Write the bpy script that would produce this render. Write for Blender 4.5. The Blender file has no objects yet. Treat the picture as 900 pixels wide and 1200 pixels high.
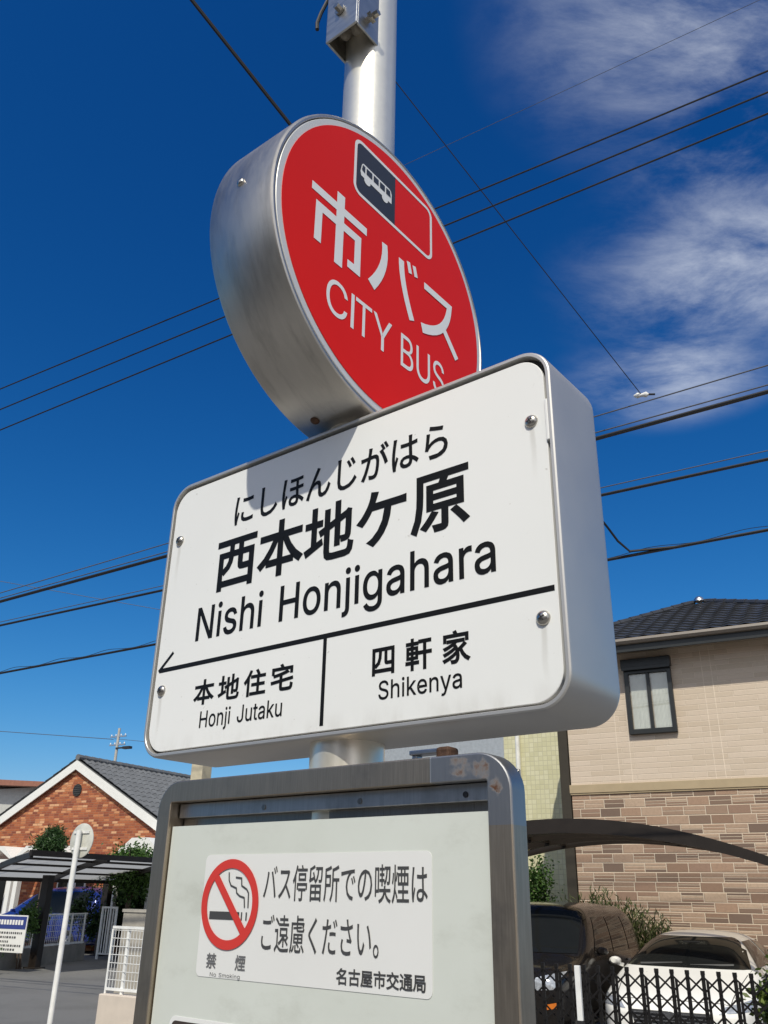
import bpy, bmesh, math, random
from math import radians as RAD, sin, cos, pi
from mathutils import Vector, Matrix

SC = bpy.context.scene
COL = SC.collection
HC = 1.70                     # eye height above the asphalt
FPX = 1003.42                 # focal length in photo pixels (900 x 1200)
PITCH, ROLL = RAD(24.1953), RAD(1.0655)

# ------------------------------------------------------------------ camera
F_ = Vector((0, cos(PITCH), sin(PITCH))); U0 = Vector((0, -sin(PITCH), cos(PITCH))); X0 = Vector((1, 0, 0))
R_ = X0 * cos(ROLL) + U0 * sin(ROLL); U_ = -X0 * sin(ROLL) + U0 * cos(ROLL)
cd = bpy.data.cameras.new('camera'); cam = bpy.data.objects.new('camera', cd); COL.objects.link(cam)
cam.matrix_world = Matrix(((R_.x, U_.x, -F_.x, 0), (R_.y, U_.y, -F_.y, 0), (R_.z, U_.z, -F_.z, HC), (0, 0, 0, 1)))
cd.sensor_fit = 'VERTICAL'; cd.sensor_height = 36; cd.lens = 36 * FPX / 1200
cd.clip_start = .05; cd.clip_end = 3000
SC.camera = cam

# ------------------------------------------------------------------ light
SUN = Vector((-.11788, -.65339, .74778))
SUN_STRENGTH, SKY_STRENGTH, EXPOSURE = 3.62, .12, 0.0
sd = bpy.data.lights.new('sun', 'SUN'); sd.energy = SUN_STRENGTH; sd.angle = RAD(.53); sd.color = (1, .955, .83)
so = bpy.data.objects.new('sun', sd); COL.objects.link(so); so.rotation_euler = SUN.to_track_quat('Z', 'Y').to_euler(); so.location = (0, 0, 40)
SC.view_settings.view_transform = 'Standard'; SC.view_settings.look = 'None'
SC.view_settings.exposure = EXPOSURE; SC.view_settings.gamma = 1; SC.view_settings.use_curve_mapping = False


class NT:
    """small shorthand for wiring shader nodes"""
    def __init__(s, tree): s.t = tree; s.n = tree.nodes; s.l = tree.links
    def put(s, sock, v):
        if hasattr(v, 'is_output') or isinstance(v, bpy.types.NodeSocket): s.l.new(v, sock)
        else:
            try: sock.default_value = v
            except Exception: sock.default_value = (v[0], v[1], v[2], 1) if hasattr(v, '__len__') else v
    def node(s, typ, **k):
        n = s.n.new(typ)
        for a, b in k.items(): setattr(n, a, b)
        return n
    def m(s, op, a, b=0., c=None, clamp=False):
        n = s.node('ShaderNodeMath', operation=op, use_clamp=clamp); s.put(n.inputs[0], a); s.put(n.inputs[1], b)
        if c is not None: s.put(n.inputs[2], c)
        return n.outputs[0]
    def vm(s, op, a, b=(0, 0, 0)):
        n = s.node('ShaderNodeVectorMath', operation=op); s.put(n.inputs[0], a); s.put(n.inputs[1], b)
        return n.outputs['Value'] if op in ('DISTANCE', 'LENGTH', 'DOT_PRODUCT') else n.outputs[0]
    def xyz(s, v):
        n = s.node('ShaderNodeSeparateXYZ'); s.put(n.inputs[0], v); return n.outputs
    def comb(s, x=0., y=0., z=0.):
        n = s.node('ShaderNodeCombineXYZ')
        for i, v in enumerate((x, y, z)): s.put(n.inputs[i], v)
        return n.outputs[0]
    def noise(s, v, scale, detail=3., rough=.55, dist=0.):
        n = s.node('ShaderNodeTexNoise'); s.put(n.inputs['Vector'], v); n.inputs['Scale'].default_value = scale
        n.inputs['Detail'].default_value = detail; n.inputs['Roughness'].default_value = rough; n.inputs['Distortion'].default_value = dist
        return n.outputs[0]
    def white(s, v):
        n = s.node('ShaderNodeTexWhiteNoise', noise_dimensions='3D'); s.put(n.inputs['Vector'], v); return n.outputs[0]
    def ramp(s, f, stops, interp='LINEAR'):
        n = s.node('ShaderNodeValToRGB'); s.put(n.inputs[0], f); e = n.color_ramp.elements; n.color_ramp.interpolation = interp
        while len(e) < len(stops): e.new(.5)
        for i, (p, c) in enumerate(stops):
            e[i].position = p; e[i].color = (c[0], c[1], c[2], 1) if hasattr(c, '__len__') else (c, c, c, 1)
        return n.outputs[0]
    def mix(s, f, a, b, mode='MIX'):
        n = s.node('ShaderNodeMix', data_type='RGBA', blend_type=mode); s.put(n.inputs[0], f)
        s.put(n.inputs[6], a if not isinstance(a, tuple) else (a[0], a[1], a[2], 1)); s.put(n.inputs[7], b if not isinstance(b, tuple) else (b[0], b[1], b[2], 1))
        return n.outputs[2]
    def smooth(s, v, a, b, lo=0., hi=1.):
        n = s.node('ShaderNodeMapRange', interpolation_type='SMOOTHSTEP'); s.put(n.inputs[0], v)
        for i, q in enumerate((a, b, lo, hi)): n.inputs[i + 1].default_value = q
        return n.outputs[0]
    def obj(s): return s.node('ShaderNodeTexCoord').outputs['Object']
    def bump(s, h, strength=.3, dist=.01):
        n = s.node('ShaderNodeBump'); n.inputs['Strength'].default_value = strength; n.inputs['Distance'].default_value = dist
        s.put(n.inputs['Height'], h); return n.outputs[0]


# ------------------------------------------------------------------ sky
W = bpy.data.worlds.new('World'); SC.world = W; W.use_nodes = True
w = NT(W.node_tree); w.n.clear()
sky = w.node('ShaderNodeTexSky', sky_type='NISHITA'); sky.sun_disc = False
sky.sun_elevation = RAD(48.4); sky.sun_rotation = RAD(190.2); sky.altitude = 50
sky.air_density = 1.0; sky.dust_density = .6; sky.ozone_density = 3.0
cs = w.node('ShaderNodeSeparateColor'); w.l.new(sky.outputs[0], cs.inputs[0])
cc = w.node('ShaderNodeCombineColor')                                # deeper contrast in red and green: the royal blue of a very clear day
for i, (pw, k) in enumerate(((2.4, 3.9), (1.35, 1.5), (1.04, 1.47))):
    v = w.m('POWER', w.m('MULTIPLY', cs.outputs[i], .075), pw)
    w.l.new(w.m('MINIMUM', w.m('MULTIPLY', v, k / SKY_STRENGTH), 14.), cc.inputs[i])
dirn = w.node('ShaderNodeTexCoord').outputs['Generated']
dx, dy, dz = w.xyz(dirn)
zc = w.m('MAXIMUM', dz, .05)
P = w.comb(w.m('DIVIDE', dx, zc), w.m('DIVIDE', dy, zc), 0.)       # the cloud layer, seen from below
mask = None
for (cx, cy, r, k) in ((.40, .68, .34, 1.0), (.52, .90, .26, .75), (.62, 1.18, .38, .9), (.60, 1.50, .28, .75), (1.3, 1.0, .7, .9), (.9, .35, .5, .9), (-1.6, -.6, .8, .6), (.4, -1.2, .8, .6)):
    g = w.m('MULTIPLY', w.smooth(w.vm('DISTANCE', P, (cx, cy, 0)), r, 0.), k)
    mask = g if mask is None else w.m('MAXIMUM', mask, g)
mp = w.node('ShaderNodeMapping'); w.l.new(P, mp.inputs[0]); mp.inputs['Rotation'].default_value = (0, 0, RAD(-38)); mp.inputs['Scale'].default_value = (1.0, 1.45, 1)
n1 = w.noise(mp.outputs[0], 3.4, 9, .66, .35)
n2 = w.noise(P, 1.9, 4, .5, .3)
mp2 = w.node('ShaderNodeMapping'); w.l.new(P, mp2.inputs[0]); mp2.inputs['Rotation'].default_value = (0, 0, RAD(-47)); mp2.inputs['Scale'].default_value = (1.0, 2.2, 1)
n3 = w.noise(mp2.outputs[0], 6.5, 9, .7, .5)
cl = w.m('MULTIPLY', w.smooth(w.m('ADD', w.m('MULTIPLY', n3, .16), w.m('ADD', w.m('MULTIPLY', n1, .52), w.m('MULTIPLY', n2, .55))), .47, .84), mask)
cl = w.m('MULTIPLY', cl, .72, clamp=True)
skyc = w.mix(cl, cc.outputs[0], (8.6, 9.0, 9.4))
# a bank of unseen bright cloud, added behind the photographer to lift fill light
fill_bank = w.m('MULTIPLY', w.smooth(dy, .02, -.55), w.smooth(w.noise(dirn, 2.6, 6, .6, .3), .28, .62))
fill_bank = w.m('MULTIPLY', fill_bank, w.smooth(dz, .0, .12))
skyc = w.mix(w.m('MULTIPLY', fill_bank, .8), skyc, (8.4, 8.3, 8.2))
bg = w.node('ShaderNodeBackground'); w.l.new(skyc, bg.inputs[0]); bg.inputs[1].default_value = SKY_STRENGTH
wo = w.node('ShaderNodeOutputWorld'); w.l.new(bg.outputs[0], wo.inputs[0])

# ------------------------------------------------------------------ materials
def mat(name):
    m = bpy.data.materials.new(name); m.use_nodes = True
    t = NT(m.node_tree); b = m.node_tree.nodes['Principled BSDF']
    return m, t, b

def plain(name, col, rough=.5, metal=0., vary=.12, scale=6., bump=0., bscale=60., spec=.5, coat=0., dirt=0.):
    m, t, b = mat(name); v = t.obj()
    n = t.noise(v, scale, 5)
    lo = tuple(c * (1 - vary) for c in col); hi = tuple(min(1, c * (1 + vary)) for c in col)
    c = t.ramp(n, [(.3, lo), (.7, hi)])
    if dirt: c = t.mix(t.m('MULTIPLY', t.smooth(t.noise(v, scale * 2.7, 6, .7), .52, .8), dirt), c, tuple(x * .45 for x in col))
    t.put(b.inputs['Base Color'], c); b.inputs['Metallic'].default_value = metal
    t.put(b.inputs['Roughness'], t.m('ADD', rough - .06, t.m('MULTIPLY', t.noise(v, scale * 4, 4), .12)))
    b.inputs['Specular IOR Level'].default_value = spec; b.inputs['Coat Weight'].default_value = coat
    if bump: t.put(b.inputs['Normal'], t.bump(t.noise(v, bscale, 4), bump))
    return m

def metal(name, col, rough, stretch=(1, 1, 1), scale=40, vary=.1, stain=0., stain_col=(.05, .045, .04), stretch2=(1, 1, 1), aniso=0.):
    m, t, b = mat(name); v = t.obj()
    s = t.vm('MULTIPLY', v, stretch)
    n = t.noise(s, scale, 4, .6)
    c = t.ramp(n, [(.3, tuple(x * (1 - vary) for x in col)), (.7, tuple(min(1, x * (1 + vary)) for x in col))])
    if stain:
        k = t.noise(t.vm('MULTIPLY', v, stretch2), 14, 6, .65)
        c = t.mix(t.m('MULTIPLY', t.smooth(k, .48, .72), stain), c, stain_col)
    t.put(b.inputs['Base Color'], c); b.inputs['Metallic'].default_value = 1
    t.put(b.inputs['Roughness'], t.m('ADD', rough - .07, t.m('MULTIPLY', n, .14)))
    b.inputs['Anisotropic'].default_value = aniso
    t.put(b.inputs['Normal'], t.bump(n, .04, .002))
    return m

def masonry(name, bw, bh, mort, cols, mcol, rough=.85, jitter=0., split=0, bump=.5, stagger=.5, soft=.5, dirt=.25):
    """wall cladding in courses: every unit takes its own tone from the list"""
    m, t, b = mat(name); v = t.obj(); x, y, z = t.xyz(v)
    x = t.m('ADD', x, y)
    r0 = t.m('DIVIDE', z, bh); row = t.m('FLOOR', r0)
    off = t.m('MULTIPLY', t.m('MODULO', row, 2.), stagger)
    if jitter: off = t.m('ADD', off, t.m('MULTIPLY', t.white(t.comb(row, 3.3, 1.1)), jitter))
    x0 = t.m('ADD', t.m('DIVIDE', x, bw), off); ci = t.m('FLOOR', x0)
    fx = t.m('SUBTRACT', x0, ci); fz = t.m('SUBTRACT', r0, row); sub = 0.; bhh = bh
    if split:
        k = t.m('ADD', 1., t.m('FLOOR', t.m('MULTIPLY', t.white(t.comb(ci, row, 7.7)), split + .99)))
        q = t.m('MULTIPLY', fz, k); sub = t.m('FLOOR', q); fz2 = t.m('SUBTRACT', q, sub)
        ez = t.m('DIVIDE', t.m('MINIMUM', fz2, t.m('SUBTRACT', 1., fz2)), k); 
        ez = t.m('MINIMUM', t.m('MULTIPLY', ez, 1.6), t.m('MINIMUM', fz, t.m('SUBTRACT', 1., fz)))
    else: ez = t.m('MINIMUM', fz, t.m('SUBTRACT', 1., fz))
    ex = t.m('MULTIPLY', t.m('MINIMUM', fx, t.m('SUBTRACT', 1., fx)), bw); ez = t.m('MULTIPLY', ez, bh)
    e = t.m('MINIMUM', ex, ez)
    brick = t.smooth(e, mort * .5 * soft, mort * .5 * (2 - soft))
    f = t.white(t.comb(ci, row, sub))
    c = t.ramp(f, [(i / len(cols), q) for i, q in enumerate(cols)], 'CONSTANT')
    c = t.mix(t.m('MULTIPLY', t.smooth(t.noise(v, 22, 5, .7), .4, .75), dirt), c, tuple(q * .5 for q in cols[0]))
    c = t.mix(t.m('MULTIPLY', t.smooth(t.noise(v, .7, 4, .6), .45, .75), dirt * .4), c, tuple(q * .6 for q in cols[0]))
    c = t.mix(brick, mcol, c)
    t.put(b.inputs['Base Color'], c); b.inputs['Roughness'].default_value = rough
    h = t.m('ADD', t.m('MULTIPLY', brick, t.m('ADD', .7, t.m('MULTIPLY', f, .3))), t.m('MULTIPLY', t.noise(v, 60, 4), .25))
    t.put(b.inputs['Normal'], t.bump(h, bump, .012))
    return m

def glassy(name, tint=(1, 1, 1), clear=.9, rough=.02, refl=.05):
    """a thin clear sheet: lets light straight through and mirrors at grazing angles"""
    m, t, b = mat(name); t.n.remove(b)
    tr = t.node('ShaderNodeBsdfTransparent'); tr.inputs[0].default_value = tuple(x * clear for x in tint) + (1,)
    gl = t.node('ShaderNodeBsdfGlossy'); gl.inputs['Roughness'].default_value = rough
    g = t.node('ShaderNodeNewGeometry'); c = t.m('ABSOLUTE', t.vm('DOT_PRODUCT', g.outputs['Incoming'], g.outputs['Normal']))
    fr = t.m('ADD', refl, t.m('MULTIPLY', t.m('POWER', t.m('SUBTRACT', 1., c, clamp=True), 5.), .9))
    mx = t.node('ShaderNodeMixShader'); t.l.new(fr, mx.inputs[0]); t.l.new(tr.outputs[0], mx.inputs[1]); t.l.new(gl.outputs[0], mx.inputs[2])
    t.l.new(mx.outputs[0], t.n['Material Output'].inputs[0])
    return m

def leafy(name, dark, light, rough=.55):
    m, t, b = mat(name); g = t.node('ShaderNodeNewGeometry')
    f = g.outputs['Random Per Island']
    c = t.ramp(f, [(.0, dark), (.55, tuple((a + q) / 2 for a, q in zip(dark, light))), (1., light)])
    t.put(b.inputs['Base Color'], c); b.inputs['Roughness'].default_value = rough
    b.inputs['Transmission Weight'].default_value = 0
    tl = t.node('ShaderNodeBsdfTranslucent'); t.put(tl.inputs[0], c)
    mx = t.node('ShaderNodeMixShader'); mx.inputs[0].default_value = .3
    t.l.new(b.outputs[0], mx.inputs[1]); t.l.new(tl.outputs[0], mx.inputs[2]); t.l.new(mx.outputs[0], t.n['Material Output'].inputs[0])
    return m

# ------------------------------------------------------------------ mesh helpers
class MB:
    """collects shapes and links them as ONE mesh object"""
    def __init__(s): s.bm = bmesh.new()
    def face(s, pts):
        vs = [s.bm.verts.new(p) for p in pts]
        try: return s.bm.faces.new(vs)
        except ValueError: return None
    def box(s, x0, x1, y0, y1, z0, z1, M=None):
        v = [Vector(p) for p in ((x0, y0, z0), (x1, y0, z0), (x1, y1, z0), (x0, y1, z0), (x0, y0, z1), (x1, y0, z1), (x1, y1, z1), (x0, y1, z1))]
        if M: v = [M @ p for p in v]
        v = [s.bm.verts.new(p) for p in v]
        for f in ((3, 2, 1, 0), (4, 5, 6, 7), (0, 1, 5, 4), (1, 2, 6, 5), (2, 3, 7, 6), (3, 0, 4, 7)): s.bm.faces.new([v[i] for i in f])
        return s
    def loft(s, rings, cap0=True, cap1=True, closed=True):
        R = [[s.bm.verts.new(p) for p in r] for r in rings]
        for a, b in zip(R, R[1:]):
            n = len(a)
            for i in range(n if closed else n - 1):
                j = (i + 1) % n
                try: s.bm.faces.new((a[i], a[j], b[j], b[i]))
                except ValueError: pass
        if cap0: s.bm.faces.new(R[0][::-1])
        if cap1: s.bm.faces.new(R[-1])
        return s
    def tube(s, pts, r, n=10, cap=True):
        pts = [Vector(p) for p in pts]; rr = r if hasattr(r, '__len__') else [r] * len(pts); rings = []
        up = None
        for i, p in enumerate(pts):
            d = (pts[min(i + 1, len(pts) - 1)] - pts[max(i - 1, 0)]).normalized()
            if up is None: up = Vector((0, 0, 1)) if abs(d.z) < .9 else Vector((1, 0, 0))
            a = d.cross(up).normalized(); b = d.cross(a).normalized(); up = -b if b.dot(up) < 0 else b
            a = d.cross(up).normalized(); b = a.cross(d).normalized()
            rings.append([p + (a * cos(2 * pi * k / n) + b * sin(2 * pi * k / n)) * rr[i] for k in range(n)])
        return s.loft(rings, cap, cap)
    def bar(s, a, b, wdt, dpt, nrm=(0, -1, 0)):
        a = Vector(a); b = Vector(b); d = (b - a).normalized(); n = Vector(nrm); x = d.cross(n).normalized() * wdt / 2; n = x.cross(d).normalized() * dpt / 2
        return s.loft([[a - x - n, a + x - n, a + x + n, a - x + n], [b - x - n, b + x - n, b + x + n, b - x + n]])
    def dome(s, c, ax, r, h, n=14, k=4):
        """a screw head: a shallow dome on a disc"""
        c = Vector(c); ax = Vector(ax).normalized(); u = ax.orthogonal().normalized(); v = ax.cross(u); rings = []
        for i in range(k + 1):
            t = i / k * pi / 2 * .97
            rings.append([c + ax * (h * sin(t)) + (u * cos(2 * pi * j / n) + v * sin(2 * pi * j / n)) * (r * cos(t)) for j in range(n)])
        return s.loft(rings)
    def prism(s, poly, y0, y1):
        """outline in x,z pushed through from y0 to y1"""
        return s.loft([[(x, y0, z) for x, z in poly], [(x, y1, z) for x, z in poly]])
    def build(s, name, m=None, parent=None, smooth=False, bevel=0., loc=None, rot=None):
        bmesh.ops.recalc_face_normals(s.bm, faces=s.bm.faces)
        me = bpy.data.meshes.new(name); s.bm.to_mesh(me); s.bm.free()
        return link(name, me, m, parent, smooth, bevel, loc, rot)

def link(name, me, m=None, parent=None, smooth=False, bevel=0., loc=None, rot=None):
    o = bpy.data.objects.new(name, me); COL.objects.link(o)
    if m: me.materials.append(m)
    if parent: o.parent = parent
    if loc: o.location = loc
    if rot is not None: o.rotation_euler = (0, 0, rot)
    if smooth:
        for p in me.polygons: p.use_smooth = True
        me.update()
        try: me.set_sharp_from_angle(angle=RAD(smooth if smooth is not True else 35))
        except Exception: pass
    if bevel:
        b = o.modifiers.new('bevel', 'BEVEL'); b.width = bevel; b.segments = 2; b.limit_method = 'ANGLE'; b.angle_limit = RAD(40)
    return o

def thing(name, label, cat, loc=(0, 0, 0), rot=0., group=None):
    o = bpy.data.objects.new(name, None); COL.objects.link(o); o.location = loc; o.rotation_euler = (0, 0, rot); o.empty_display_size = .2
    return tag(o, label, cat, group)
def tag(o, label, cat, group=None):
    o['label'] = label; o['category'] = cat
    if group: o['group'] = group
    return o
def kind(o, k): o['kind'] = k; return o

def rr(w_, h_, r, n=8, cx=0., cz=0.):
    """rounded rectangle outline in x,z"""
    out = []
    for sx, sz, a0 in ((1, 1, 0), (-1, 1, 90), (-1, -1, 180), (1, -1, 270)):
        for i in range(n + 1):
            a = RAD(a0 + 90 * i / n); out.append((cx + sx * (w_ / 2 - r) + r * cos(a), cz + sz * (h_ / 2 - r) + r * sin(a)))
    return out
def ring(loop, y): return [(x, y, z) for x, z in loop]
def circ(r, n=96, cx=0., cz=0.): return [(cx + r * cos(2 * pi * i / n), cz + r * sin(2 * pi * i / n)) for i in range(n)]

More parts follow.
